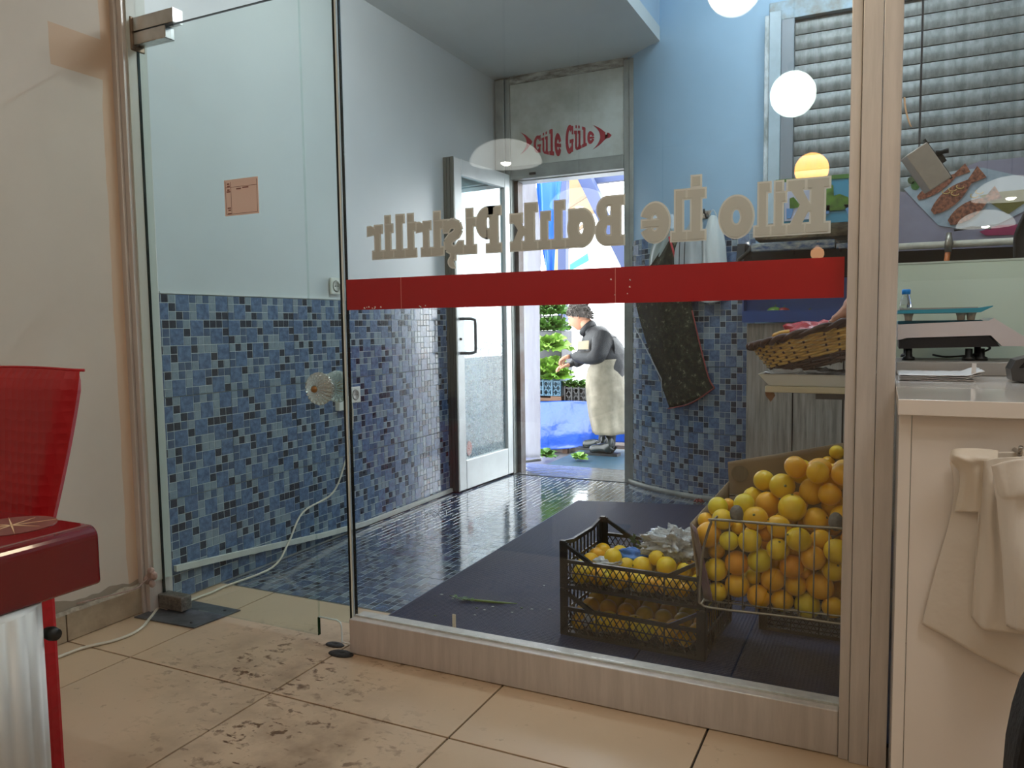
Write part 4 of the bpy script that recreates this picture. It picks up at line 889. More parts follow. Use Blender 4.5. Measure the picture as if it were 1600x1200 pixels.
crate('plastic_crate', 'empty black lattice crate holding up the wire basket', -.37, 2.72, .014, .39, .36, .185, grp='black lattice crates')

# ------------------------------------------------------------------ fruit
FR = [mat('lemon_yellow', 'ebc514', .35, bump=.25, bscale=260, bdist=.0015, col2='e2bc14', vscale=14, sss=.15), mat('golden_lemon', 'edba10', .35, bump=.25, bscale=260, bdist=.0015, col2='e6ae12', vscale=14, sss=.15),
      mat('orange_yellow', 'ecb012', .35, bump=.25, bscale=260, bdist=.0015, col2='e6a414', vscale=14, sss=.15), mat('orange_peel', 'e8a014', .35, bump=.25, bscale=260, bdist=.0015, col2='e09216', vscale=14, sss=.15), mat('lime_yellow', 'e4cc20', .35, bump=.25, bscale=260, bdist=.0015, col2='d6c024', vscale=14, sss=.15)]
CAL = mat('fruit_calyx', '6a6a30', .7)
FM_ = []
for k in range(3):
    prof = []; el_ = (1.0, 1.10, .96)[k]
    for i in range(15):
        a = math.pi*i/14; r = math.sin(a); z = -math.cos(a)*el_
        if i == 14: z += .06*(k == 1)
        prof.append((max(r, 0), z))
    prof[0] = (0, prof[0][1]+.05)
    FM_.append([MB().lathe(prof, seg=20).mesh('fruit', m) for m in FR])
CALM = MB().lathe([(0, .0), (.12, .012), (.10, .03), (.03, .05), (0, .045)], seg=6).mesh('calyx', CAL)
frng = random.Random(21)
def fruit(p, r, k, label, grp, shape=None, show=True):
    sh_ = frng.choice((0, 0, 1, 2)) if shape is None else shape
    o = link('lemon', FM_[sh_][k]); o.location = p; o.scale = (r, r, r)
    o.rotation_euler = (frng.uniform(-1, 1) + (0.9 if frng.random() < .5 else -.6), frng.uniform(-.8, .8), frng.uniform(0, 6.28))
    tag(o, label, 'fruit', grp)
    if show:
        c = link('calyx', CALM, o); c.location = (0, 0, (1.0, 1.15, .95)[sh_])
    return o
def relax(items, it=60, lo=None, maxdy=9):
    P = np.array([list(i[0]) for i in items]); Y0 = P[:, 1].copy(); Rr = np.array([i[1] for i in items]); C0 = np.array([0, 0, H])
    D_ = P - C0; D_ /= np.linalg.norm(D_, axis=1)[:, None]
    for _ in range(it):
        d = P[:, None] - P[None]; L = np.linalg.norm(d, axis=2) + np.eye(len(P))*9; ov = (Rr[:, None]+Rr[None])*.97 - L; ov[ov < 0] = 0
        for i in range(len(P)):
            for j in np.nonzero(ov[i])[0]:
                if j <= i: continue
                n = (P[i]-P[j])/L[i, j]; far = i if np.dot(P[i]-C0, D_[i]) > np.dot(P[j]-C0, D_[j]) else j; near = j if far == i else i
                P[far] += D_[far]*ov[i, j]*.7; m = n if far == i else -n; P[far] += m*ov[i, j]*.15; P[near] -= m*ov[i, j]*.12
        if lo is not None: P[:, 1] = np.maximum(P[:, 1], lo + Rr)
        k_ = (P[:, 1]-Y0 > maxdy); P[k_] += D_[k_]*((Y0+maxdy-P[:, 1])/D_[:, 1])[k_][:, None]
    return [Vector(p) for p in P]
ORD = ['leftmost', 'second from the left', 'third from the left', 'fourth from the left', 'fifth from the left', 'sixth from the left', 'seventh from the left', 'eighth from the left', 'ninth from the left', 'tenth from the left', 'eleventh from the left']
CN = ['yellow lemon', 'golden lemon', 'orange-yellow fruit', 'deep orange fruit', 'greenish lemon']
BY = 2.300      # front plane of the basket
bk = [(918, 65, 43, 0, 0), (862, 128, 40, 1, 0), (905, 215, 84, 1, 1), (788, 160, 56, 1, 0), (702, 180, 74, 0, 1), (588, 270, 76, 0, 2), (773, 302, 76, 1, 2), (895, 380, 70, 1, 2), (503, 375, 74, 2, 2), (655, 403, 83, 0, 3), (786, 470, 76, 1, 3),
      (358, 375, 63, 4, 3), (262, 382, 40, 2, 3), (200, 395, 60, 4, 3), (228, 470, 64, 0, 4), (128, 480, 50, 1, 4), (143, 560, 74, 2, 4), (428, 470, 74, 1, 4), (568, 515, 68, 1, 4), (322, 520, 42, 1, 5), (268, 600, 58, 4, 5), (395, 600, 71, 0, 5), (490, 560, 46, 3, 5),
      (566, 655, 68, 0, 5), (690, 595, 72, 0, 5), (820, 590, 57, 1, 5), (915, 665, 76, 0, 5), (780, 705, 74, 2, 6), (195, 770, 70, 0, 6), (315, 735, 74, 3, 6), (450, 720, 70, 4, 6), (645, 760, 71, 3, 6), (412, 820, 48, 0, 7), (525, 830, 71, 2, 7), (885, 780, 66, 0, 6), (670, 868, 64, 1, 7), (822, 875, 78, 2, 7),
      (320, 872, 72, 1, 7), (205, 905, 60, 0, 8), (447, 930, 72, 2, 8), (592, 952, 67, 1, 8), (740, 975, 80, 4, 8), (888, 990, 66, 1, 8), (190, 660, 52, 1, 6), (735, 800, 36, 2, 7)]
items = []
for cx, cy, r, k, row in bk:
    px, py = 1070+cx/3.869, 690+cy/3.869; rp = r/3.869; Y = BY+.045
    if row <= 4: Y = BY+.045 + (4.4-row)*.062
    if r < 58: Y += .045
    p = at(px, py, Y); dep = (p-Vector((0, 0, H))).dot(CW); items.append([p, rp*dep/F, k, row])
ps = relax(items, 80, BY+.006)
for it_, p in zip(items, ps): it_[0] = p
RN = ['topmost row', 'second row from the top', 'third row from the top', 'fourth row from the top', 'row just above the wire rim', 'row just below the wire rim', 'upper middle row behind the wires', 'lower middle row behind the wires', 'bottom row of the wire basket']
for row in range(9):
    rw = sorted([i for i in items if i[3] == row], key=lambda i: i[0].x)
    for n_, i in enumerate(rw): fruit(i[0], i[1], i[2], '%s in the basket heap, %s, %s' % (CN[i[2]], RN[row], ORD[n_].replace(' from the left', ' from left')), 'citrus in the wire basket')
# fruit deeper in the heap, behind and right
extra = []
for j in range(7):
    for k in range(9):
        for l in range(3):
            z = .262 + j*.062; x = -.37 + k*.068 + (j % 2)*.034; y = BY+.115 + l*.068
            if z > .48 + max(0, (x+.42))*.75 + l*.03: continue
            p = Vector((x, y, z))
            if all((p-i[0]).length > .033+i[1]*.97 for i in items) and x < -.02: extra.append(p)
for n_, p in enumerate(extra):
    fruit(p, .033, frng.choice((0, 1, 1, 2, 3)), 'citrus deeper inside the basket heap', 'citrus deeper in the basket heap', show=False)
# wire basket
WR = mat('galvanised_wire', '8f8a7e', .35, .85, bump=.1, bscale=80)
wb = thing('wire_basket', 'slanted metal wire basket heaped with lemons and oranges', 'basket')
zb, zt = .226, .497; xl0, xl1 = -.487, -.437; xr = .022
BB = at(1093, 942, BY); BT = at(1113, 812, BY); BM = at(1097, 868, BY)
BLm = at(1105, 962, BY)
mb = MB(); mb.tube(smooth_path([Vector((xr, BY, at(1313, 976, BY).z)), at(1250, 966, BY), at(1120, 951, BY), at(1096, 944, BY), at(1093, 932, BY), at(1097, 870, BY), at(1104, 838, BY), at(1111, 817, BY), at(1117, 812, BY), at(1220, 820, BY), at(1320, 826, BY), Vector((xr, BY, at(1320, 826, BY).z))], 5), .0042, 8)
mb.build('front_rim', WR, wb)
DB = .36
mb = MB()
for pt in ((BB.x+.006, BB.z), (BT.x+.004, BT.z)):
    mb.tube([(pt[0], BY, pt[1]), (pt[0]+.01, BY+DB, pt[1]+.002)], .0035, 6)
mb.tube([(BB.x+.016, BY+DB, BB.z), (BB.x+.0, BY+DB, BT.z), (xr, BY+DB, BT.z)], .0035, 6).tube([(BB.x+.016, BY+DB, BB.z), (xr, BY+DB, BB.z)], .0035, 6).tube([(xr, BY+DB, BB.z), (xr, BY, BB.z)], .0035, 6).tube([(xr, BY+DB, BT.z), (xr, BY, BT.z), (xr, BY, BB.z)], .0035, 6)
mb.build('side_frame', WR, wb)
topx = [1118, 1140, 1162, 1184, 1206, 1228, 1250, 1273, 1296, 1319, 1342]; botx = [1118, 1138, 1160, 1181, 1203, 1225, 1247, 1270, 1293, 1316, 1339, 1362, 1385]
for a, b in zip(topx, botx):
    ty = 812 + (a-1117)*.066; by_ = 951+(b-1120)*.127; p0, p1 = at(a, ty, BY+.003), at(b, by_-1, BY+.003)
    MB().tube([p0, (p0+p1)/2 + Vector((0, .002, 0)), p1, p1+Vector((0, DB-.01, 0))], .0024, 6).build('wire', WR, wb)
MB().tube([at(1100, 938, BY+.016), at(1315, 963, BY+.016), Vector((xr, BY+.016, at(1315, 963, BY+.016).z))], .0028, 6).build('cross_wire', WR, wb)
mb = MB()
for k in range(1, 6): mb.tube([(BB.x+.01, BY+DB*k/6, BB.z-.001), (xr, BY+DB*k/6, BB.z-.001)], .0022, 5)
mb.build('base_wires', WR, wb, kind='stuff')
# cardboard
CBD = mat('cardboard', '8f7c63', .75, bump=.1, bscale=30, col2='7e6c56', vscale=5)
cb_ = thing('cardboard_lining', 'torn brown cardboard box lining behind the basket of citrus', 'cardboard')
def quadsheet(pts, nm, m_=None, th=.004, lab=None, amp=.004, parent=None):
    a, b, c, d = [Vector(p) for p in pts]
    def fn(u, v): return (a*(1-u)+b*u)*(1-v) + (d*(1-u)+c*u)*v + Vector((0, nz((u*3, v*3, 0), 1)*amp, 0))
    return MB().grid(fn, 16, 10, thick=th).build(nm, m_ or CBD, parent or cb_, lab)
YB = BY+.37
quadsheet([at(1137, 722, YB), at(1385, 681, YB), at(1385, 797, YB), at(1140, 775, YB)], 'back_flap')
quadsheet([at(1140, 776, YB-.004), at(1385, 797, YB-.004), Vector((.02, YB-.005, .235)), Vector((at(1140, 776, YB).x, YB-.005, .235))], 'back_wall')
p_t, p_b = at(1138, 752, YB-.01), Vector((at(1140, 776, YB).x, YB-.02, .24))
quadsheet([p_t, at(1078, 818, BY+.10), at(1088, 900, BY+.03), p_b], 'side_wall', amp=.008)
quadsheet([at(1079, 818, BY+.10), at(1087, 826, BY+.012), at(1113, 940, BY+.008), at(1100, 935, BY+.03)], 'front_flap', m_=mat('cardboard_print', '7d6b58', .75, col2='6a4a5c', vscale=16), lab='cardboard edge with faded purple print')
q = at(1156, 740, YB-.004); mb = MB(); mb.prism([(q.x+.028*math.cos(k*math.pi/14), q.z+.028*math.sin(k*math.pi/14)) for k in range(28)], YB-.0065, YB-.0045)
mb.build('round_mark', mat('cardboard_dark', '7c705e', .8, col2='695f50', vscale=60, stretch=(9, 1, .5)), cb_, 'round dark ribbed mark on the cardboard')
for (px, py, r, lb) in ((1151, 803, 11, 'crumpled grey paper ball between the fruit at the wire rim, left'), (1306, 815, 13, 'crumpled grey paper ball between the fruit by the post')):
    p = at(px, py, BY+.02); mb = MB(); mb.lathe([(.020*math.sin(math.pi*k/8), -.027*math.cos(math.pi*k/8)) for k in range(9)], seg=12)
    o = mb.build('paper_ball', mat('grey_paper', '6b675f', .8, bump=.8, bscale=50)); o.location = p + Vector((0, -.0, 0)); tag(o, lb, 'paper')
# crate fruit
ca_ = math.cos(-.045); sa_ = math.sin(-.045)
def crate_fruits(lst, zlo, rows, gname, cname, where):
    its = []
    for cx, cy, r, k, row in lst:
        px, py = 860+cx/4.446, 800+cy/4.446; rp = r/4.446; Y = CYF+.012+.034 + (.0 if row else .0) + (rows[row])
        p = at(px, py, Y); dep = (p-Vector((0, 0, H))).dot(CW); its.append([p, min(rp*dep/F, .036), k, row])
    P = relax(its, 80, CYF-.005, .045)
    for i, p in zip(its, P): i[0] = p; i[0].z = max(p.z, zlo+i[1])
    names = ['top layer', 'upper row', 'lower row']
    for row in range(3):
        for n_, i in enumerate(sorted([i for i in its if i[3] == row], key=lambda i: i[0].x)): fruit(i[0], i[1], i[2], '%s in the %s crate, %s, %s' % (CN[i[2]], where, names[row], ORD[n_]), gname)
    ex = []
    for j in range(1):
        for a in range(7):
            for b in range(5):
                x = CX0+.045+a*.068; y = CYF+.05+b*.068; z = zlo+.034+j*.062; p = Vector((x, y - (x-CX0)*.045, z))
                if x < CX0+CWD-.04 and y < CYF+CDP-.04 and all((p-i[0]).length > .032+i[1]*.96 for i in its): ex.append(p)
    for p in ex: fruit(p, .032, frng.choice((0, 0, 1, 2)), 'citrus deeper inside the %s crate' % where, 'citrus deeper in the %s crate' % where, show=False)
    return its
crate_fruits([(435, 318, 63, 0, 0), (650, 375, 78, 0, 0), (740, 335, 56, 0, 0), (797, 372, 70, 0, 0), (930, 402, 50, 0, 0), (225, 440, 70, 0, 1), (385, 490, 60, 4, 1), (478, 462, 58, 0, 1), (575, 470, 50, 1, 1), (705, 515, 58, 2, 1), (850, 530, 72, 1, 1),
              (215, 575, 64, 0, 2), (335, 600, 62, 2, 2), (480, 612, 66, 1, 2), (620, 632, 64, 0, 2), (800, 655, 60, 2, 2), (918, 668, 52, 2, 2)], .014+CHT+.005+.009, (.05, 0, 0), 'citrus in the upper crate', 'upper', 'upper')
crate_fruits([(410, 778, 72, 0, 0), (580, 800, 75, 0, 0), (520, 752, 55, 2, 0), (705, 802, 60, 0, 0), (865, 822, 76, 2, 0), (290, 770, 55, 0, 0), (205, 862, 60, 1, 1), (320, 905, 60, 0, 1), (485, 925, 62, 1, 1), (650, 955, 72, 4, 1), (812, 975, 72, 1, 1), (935, 985, 52, 1, 1), (570, 935, 40, 0, 1)], .014+.009, (.015, 0, 0), 'citrus in the lower crate', 'lower', 'lower')
# bags in the crate
def blob(name, c, rx, ry, rz_, m_, amp=.25, sc=3.0, seed=0, lab=None, cat=None, grp=None, parent=None, seg=28, ridge=0):
    def fn(u, v):
        a = 2*math.pi*u; b = math.pi*v; d = Vector((math.sin(b)*math.cos(a), math.sin(b)*math.sin(a), -math.cos(b)))
        k = 1 + amp*(nz(d, sc, seed) + .5*abs(nz(d, sc*2.7, seed+3)) ) - ridge*(abs(nz(d, sc*1.6, seed+8)) + .5*abs(nz(d, sc*3.7, seed+5))); return (d.x*rx*k, d.y*ry*k, d.z*rz_*k)
    o = MB().grid(fn, seg, seg//2+4).build(name, m_, parent, lab if parent else None); o.location = c
    if cat: tag(o, lb_ if False else lab, cat, grp)
    return o
PB = mat('clear_white_bag', 'd9dcdd', .14, bump=.9, bscale=28, trans=.25, bdist=.03, coat=.5)
blob('plastic_bag', at(1056, 851, CYF+.20), .105, .06, .052, PB, .6, 3.2, 2, 'crumpled shiny white plastic bag lying on the crate by the basket', 'bag', seg=90, ridge=.28)
blob('plastic_bag', at(990, 870, CYF+.24), .060, .035, .028, mat('blue_red_bag', '1f6fc0', .35, bump=.5, bscale=40, col2='1a5ca8', vscale=2), .4, 3, 7, 'blue and red printed bag among the lemons of the upper crate', 'bag', seg=36)
blob('plastic_bag', at(950, 878, CYF+.085), .045, .03, .016, mat('white_bag', 'b9bfc2', .4, bump=.5, bscale=40), .4, 3, 9, 'white bag corner beside the top left lemon of the upper crate', 'bag', seg=30)
blob('plastic_bag', at(925, 970, CYF+.05), .042, .03, .022, MATS['white_bag'], .4, 3, 12, 'white and blue bag at the left of the lower crate', 'bag', seg=30)
gl = []
rr = random.Random(4); mb = MB()
for k in range(60):
    c = Vector((CX0+.16+rr.random()*.17, CYF+CDP-.06-rr.random()*.05, .235+rr.random()*.06)); a = rr.uniform(0, 6.28); d = Vector((math.cos(a), math.sin(a)*.5, rr.uniform(-.2, .9))).normalized()*rr.uniform(.015, .03); n = d.cross(Vector((rr.random(), 1, rr.random()))).normalized()*.009
    mb.add([c, c+d*.5+n, c+d, c+d*.5-n], [(0, 1, 2, 3)])
o = mb.build('leafy_herbs', mat('herb_green', '3c5a24', .5)); tag(o, 'green leafy herbs at the back of the upper lemon crate', 'herbs', kind='stuff')

# ------------------------------------------------------------------ shelf board, fish tray, wicker basket
SB = thing('shelf_board', 'short cream shelf board beside the post, carrying a fish tray', 'shelf')
SYF = 2.24
pa, pb_ = at(1195, 603, SYF), at(1197, 613, SYF)
MB().box(pa.x, SYF, pb_.z, .02, SYF+.26, pa.z, bev=.003).build('board', mat('cream_board', 'c9bfa4', .5, var=.12, vscale=8), SB)
MB().box(-.165, SYF+.03, pb_.z-.018, .02, SYF+.2, pb_.z-.001).build('bracket', DSTEEL, SB)
o = MB().prism([(-.012, 0), (.012, -.002), (.016, -.012), (.004, -.03), (-.010, -.012)], 0, .004).build('leaf_scrap', mat('brown_leaf', '7a5230', .7)); o.location = at(1202, 613, SYF+.01) + Vector((0, 0, .003)); tag(o, 'brown dry leaf hanging under the left end of the shelf board', 'leaf')
zs = pa.z
ty = thing('foam_tray', 'white foam tray of small silver fish on the shelf board', 'tray')
xt0 = at(1185, 583, SYF).x; TRW = .34
mb = MB(); zt0, zt1 = zs+.001, zs+.034; xa, xb2 = xt0, xt0+TRW; ya, yb2 = SYF-.012, SYF+.22
def ring_(x0, y0, x1, y1, z): return [(x0, y0, z), (x1, y0, z), (x1, y1, z), (x0, y1, z)]
RR_ = [ring_(xa+.028, ya+.018, xb2-.028, yb2-.018, zt0), ring_(xa+.004, ya+.004, xb2-.004, yb2-.004, zt1-.004), ring_(xa, ya, xb2, yb2, zt1), ring_(xa+.008, ya+.008, xb2-.008, yb2-.008, zt1-.001), ring_(xa+.032, ya+.022, xb2-.032, yb2-.022, zt0+.004)]
vs = [v for r in RR_ for v in r]; fs = [(0, 3, 2, 1), (16, 17, 18, 19)]
for k in range(4):
    for i in range(4): fs.append((k*4+i, k*4+(i+1) % 4, (k+1)*4+(i+1) % 4, (k+1)*4+i))
mb.add(vs, fs); mb.build('tray', mat('white_foam', 'd5d6d0', .5), ty)
FS = mat('silver_fish_skin', '8a8f98', .25, .5, col2='2c3038', vscale=30)
FTM = []
def fish_mesh(L):
    mb = MB(); pts = []; rs = []
    for i in range(13): t = i/12; pts.append((t*L, 0, 0)); rs.append(max(.0015, .013*math.sin(math.pi*min(1, t*1.05+.03))**.7*(1 if t < .8 else .6)))
    mb.tube(pts, rs, 8, flat=1.0); mb.prism([(L*.93, 0), (L*1.12, .018), (L*1.06, 0), (L*1.12, -.018)], -.001, .001, axes='xz'); mb.prism([(L*.35, .010), (L*.5, .022), (L*.62, .008)], -.0008, .0008); return mb.mesh('fish_body', FS)
fme = fish_mesh(.12); eye_m = MB().lathe([(.0025*math.sin(math.pi*k/6), -.0025*math.cos(math.pi*k/6)) for k in range(7)], seg=8).mesh('eye', BLACK)
for k, (dx, dy, dz, a, lb) in enumerate(((.055, .02, .028, .05, 'silver fish along the front edge of the foam tray, left'), (.17, .028, .030, -.08, 'silver fish along the front edge of the foam tray, right'), (.11, .07, .040, .25, 'silver fish lying across the middle of the foam tray'), (.20, .08, .042, 2.9, 'silver fish lying reversed at the right of the foam tray'), (.05, .11, .030, -.2, 'silver fish at the back left of the foam tray'), (.17, .14, .034, .3, 'silver fish at the back right of the foam tray'))):
    o = link('fish', fme); o.location = (xa+dx, ya+dy, zs+dz-.006); o.rotation_euler = (.3*k, 0, a); tag(o, lb, 'fish', 'small silver fish on the foam tray')
    e = link('eye', eye_m, o); e.location = (.012, -.007, .003)
o = blob('cling_film', Vector((xa+.09, ya+.09, zs+.034)), .07, .05, .014, mat('cling_film', 'dfe4ea', .1, trans=.4, bump=.7, bscale=40), .5, 3, 5, 'crumpled clear film over the left end of the fish tray', 'film', seg=30)
# wicker basket: own frame, tilted
wk = thing('wicker_basket', 'brown and tan wicker basket tilted above the fish tray', 'basket')
WC = at(1322, 560, 2.36); WC.z = zs+.055
Mw = Matrix.Translation((-.150, 2.375, zs+.052)) @ Matrix.Rotation(math.radians(-15), 4, 'Y')
WT = mat('tan_willow', 'd2a856', .5, bump=.3, bscale=60, var=.35, vscale=30); WB_ = mat('dark_willow', '4a2a20', .5, bump=.3, bscale=60, var=.35, vscale=30)
NS = 34
def sup(t): c, s_ = math.cos(t), math.sin(t); e = .75; return (abs(c)**e*(1 if c >= 0 else -1), abs(s_)**e*(1 if s_ >= 0 else -1))
def wp(t, z, off=0):
    f = z/.10; a, b = .130 + .045*f + off, .090+.035*f + off; sx, sy = sup(t); return Mw @ Vector((sx*a, sy*b, z))
for row in range(13):
    z = .006 + row*.0073; m_ = WB_ if row < 4 else WT; n = NS*4
    pts = [wp(2*math.pi*i/n, z, .0042*math.cos(math.pi*(i/4 + row))) for i in range(n)]
    MB().tube(pts, .0042, 5, closed=True).build('willow_strand', m_, wk)
mb = MB()
for i in range(NS): t = 2*math.pi*i/NS; mb.tube([wp(t, 0), wp(t, .05), wp(t, .10)], .0032, 5)
mb.build('stakes', WB_, wk, kind='stuff')
for ph in (0, 1):
    n = 160; MB().tube([wp(2*math.pi*i/n, .104 + .006*math.sin(i*.55+ph*math.pi), .004 + .007*math.cos(i*.55+ph*math.pi)) for i in range(n)], .0075, 6, closed=True).build('rim_braid', WB_, wk)
mb = MB(); n = 40; mb.add([wp(2*math.pi*i/n, .004, -.004) for i in range(n)], [tuple(range(n))]); mb.build('base', WB_, wk)
blob('red_bag', Mw @ Vector((.0, 0, .085)), .11, .07, .040, mat('red_plastic', 'b01c26', .3, bump=.5, bscale=40), .3, 3, 4, 'crumpled red plastic bag lying in the wicker basket', 'bag', seg=40)
rt = MB(); rt.tube(smooth_path([Mw @ Vector((.05, -.09, .11)), Mw @ Vector((.08, -.08, .125)), Mw @ Vector((.11, -.06, .15)), Mw @ Vector((.14, -.04, .18)), Mw @ Vector((.16, -.02, .19))]), [.010]*3+[.014]*8+[.017]*14, 10)
tag(rt.build('sausage_string', mat('pink_skin', 'c08468', .4, var=.3, vscale=30)), 'long pinkish root resting over the basket rim next to the post', 'food')  # unidentified pinkish shape, built as a thickening tube
tag(MB().tube(smooth_path([Mw @ Vector((-.13, -.04, .11)), Mw @ Vector((-.09, -.05, .118)), Mw @ Vector((-.04, -.055, .112))]), [.003]*4+[.009]*6+[.004]*3, 8).build('yellow_pepper', mat('yellow_pepper', 'd9a648', .35)), 'thin yellow pepper in the basket beside the red bag', 'vegetable')
# ------------------------------------------------------------------ white counter and things on it
CZ = .930
ct = thing('service_counter', 'glossy white counter running through the hatch right of the post', 'counter')
WG = mat('white_gloss', 'ece4dc', .10, coat=.3, var=.03)
MB().box(.031, 1.652, .0, .052, 2.56, CZ-.030, bev=.001).box(.053, 1.655, 0, 1.6, 1.675, CZ-.032, bev=.001).box(.053, 1.70, 0, 1.6, 2.56, .10).build('body', WG, ct)
MB().box(.028, 1.63, CZ-.030, 1.6, 2.60, CZ, bev=.0015).build('worktop', WG, ct)
MB().box(.034, 2.36, CZ+.0005, 1.6, 2.62, CZ+.036, bev=.002).build('raised_slab', mat('grey_slab', 'a9a29b', .35, var=.1), ct, 'raised grey slab at the back of the counter')
MB().box(1.58, 1.66, 0, 1.6, 2.56, CZ-.03).build('side', WG, ct)
gg_ = thing('back_panel', 'pale green opaque glass screen behind the weighing scale', 'panel')
MB().box(.036, 2.80, .0, 1.9, 2.812, at(1500, 410, 2.80).z, bev=.002).build('panel', mat('pale_green_glass', 'd8eade', .12, coat=.3), gg_)
MB().box(.036, 2.798, at(1500, 410, 2.80).z, 1.9, 2.814, at(1500, 410, 2.80).z+.006).build('top_edge', mat('light_edge', 'c9d6cf', .3), gg_)
# scale
SZ = CZ+.0365; YS = 2.43
sc = thing('weighing_scale', 'white shop scale with a blue-green platter on black feet', 'scale')
def ps_(px, py, Y=YS): return at(px, py, Y)
x0 = .036; x1 = ps_(1552, 545).x; zT = ps_(1500, 503).z; zB = ps_(1500, 542).z
SW = mat('scale_white', 'dcd0cf', .22); 
prof = [(x0, ps_(1420, 531).z), (ps_(1410, 530).x, ps_(1410, 530).z), (ps_(1416, 528).x, ps_(1416, 528).z), (ps_(1548, 524).x, ps_(1548, 524).z), (ps_(1566, 541).x, ps_(1566, 541).z), (ps_(1625, 541).x, ps_(1625, 541).z), (ps_(1553, 497).x, ps_(1553, 497).z), (ps_(1545, 501).x, ps_(1545, 501).z), (x0, ps_(1400, 507).z)]
MB().prism(prof, YS, YS+.27).build('housing', SW, sc)
MB().prism([(x0+.004, ps_(1420, 532).z+.001), (ps_(1417, 529.5).x, ps_(1417, 529.5).z), (ps_(1546, 525.5).x, ps_(1546, 525.5).z), (ps_(1563, 541.5).x, ps_(1563, 541.5).z), (x0+.004, ps_(1410, 545).z)], YS+.006, YS+.262).build('underbody', mat('scale_black', '1c1a1e', .3), sc)
for xx, yy in ((.065, .02), (ps_(1515, 550).x, .02), (.065, .23), (ps_(1515, 550).x+.04, .23), (ps_(1535, 550).x, .03)):
    MB().lathe([(.017, SZ), (.016, SZ+.008), (.009, SZ+.012), (.009, ps_(1500, 545).z)], (xx, YS+yy, 0), 12).build('foot', BLACK, sc)
MB().tube(smooth_path([Vector((.13, YS+.10, SZ+.012)), Vector((.16, YS+.06, SZ+.008)), Vector((.22, YS+.05, SZ+.014)), Vector((.27, YS+.10, SZ+.03)), Vector((.26, YS+.18, SZ+.04))]), .003, 6).build('power_lead', BLACK, sc)
zp = ps_(1450, 487).z
MB().prism([(.035, zp-.004), (ps_(1532, 487).x, zp-.004), (ps_(1551, 479).x, ps_(1551, 479).z), (ps_(1551, 478).x, ps_(1551, 478).z+.001), (ps_(1530, 483).x, ps_(1530, 481).z), (.035, ps_(1410, 485).z)], YS-.01, YS+.27).build('platter', mat('teal_platter', '3f97ad', .3, .2), sc)
MB().box(.04, YS-.004, ps_(1450, 483).z-.001, ps_(1528, 480).x, YS+.264, ps_(1450, 481).z).build('platter_top', mat('platter_grey', 'a8a6a2', .3, .6), sc)
MB().box(x0, YS+.03, ps_(1450, 506).z, ps_(1538, 500).x, YS+.25, ps_(1450, 501).z, bev=.002).build('top_plate', mat('teal_dark', '2f6f83', .4), sc)
for px in (1420, 1503, 1519): 
    p = ps_(px, 495); MB().lathe([(.009, ps_(1450, 501).z), (.010, ps_(1450, 495).z), (.013, zp-.0045)], (p.x, YS+.03, 0), 14).build('support', mat('support_beige', 'b8ae9c', .5), sc)
bo = thing('glass_jar', 'small clear glass jar with a bright blue cap on the scale platter', 'jar'); p = ps_(1416, 483); p.z = ps_(1450, 481).z+.0005; p.y = YS+.05; r_ = .0155
MB().lathe([(.0, 0), (r_, 0), (r_+.001, .006), (r_*.95, .018), (r_*.62, .036), (r_*.6, .042)], p, 20).build('jar', mat('clear_glass', 'e8f0ec', .03, trans=.95, spec=.6), bo)
MB().lathe([(r_*.72, .040), (r_*.74, .052), (r_*.6, .054), (0, .054)], p, 20).build('cap', mat('blue_cap', '1b86d8', .4), bo, 'bright blue screw cap')
# paper on counter
pp_ = thing('folded_paper', 'stack of crumpled white paper sheets lying on the counter', 'paper')
for k in range(4):
    Yk = 2.20+k*.006
    def fn(u, v, k=k): 
        x = .036 + u*(.165+.006*k); e = max(0, u-.8)*5; return (x, 2.13 + v*.20, CZ+.0012+.004*k + .003*abs(nz((u*6, v*4, k), 1)) + e*.012*(k/3) + e*.003*nz((v*9, k, 1), 1))
    MB().grid(fn, 30, 8, thick=.0008).build('sheet', mat('white_paper', 'd8d3cf', .6), pp_)
MB().prism([(.192, 0), (.202, 0), (.203, .035), (.194, .036)], 0, .0008, M=Matrix.Translation((0, 2.15, CZ+.008))).build('tag', MATS['white_paper'], pp_)
# card terminal
tm = thing('card_terminal', 'dark grey card terminal lying at the right end of the counter', 'card terminal')
q = at(1578, 589, 2.16)
MB().prism([(q.x, .004), (q.x-.004, .03), (q.x+.006, .052), (q.x+.05, .066), (q.x+.20, .075), (q.x+.20, .0), (q.x+.03, .0)], 2.12, 2.21, M=Matrix.Translation((0, 0, CZ+.001))).build('body', mat('terminal_grey', '3a3836', .35), tm)
MB().prism([(q.x+.022, .048), (q.x+.012, .034), (q.x+.08, .040), (q.x+.08, .060)], 2.117, 2.1195, M=Matrix.Translation((0, 0, CZ+.001))).build('screen_bezel', mat('terminal_gloss', '15161a', .12), tm)
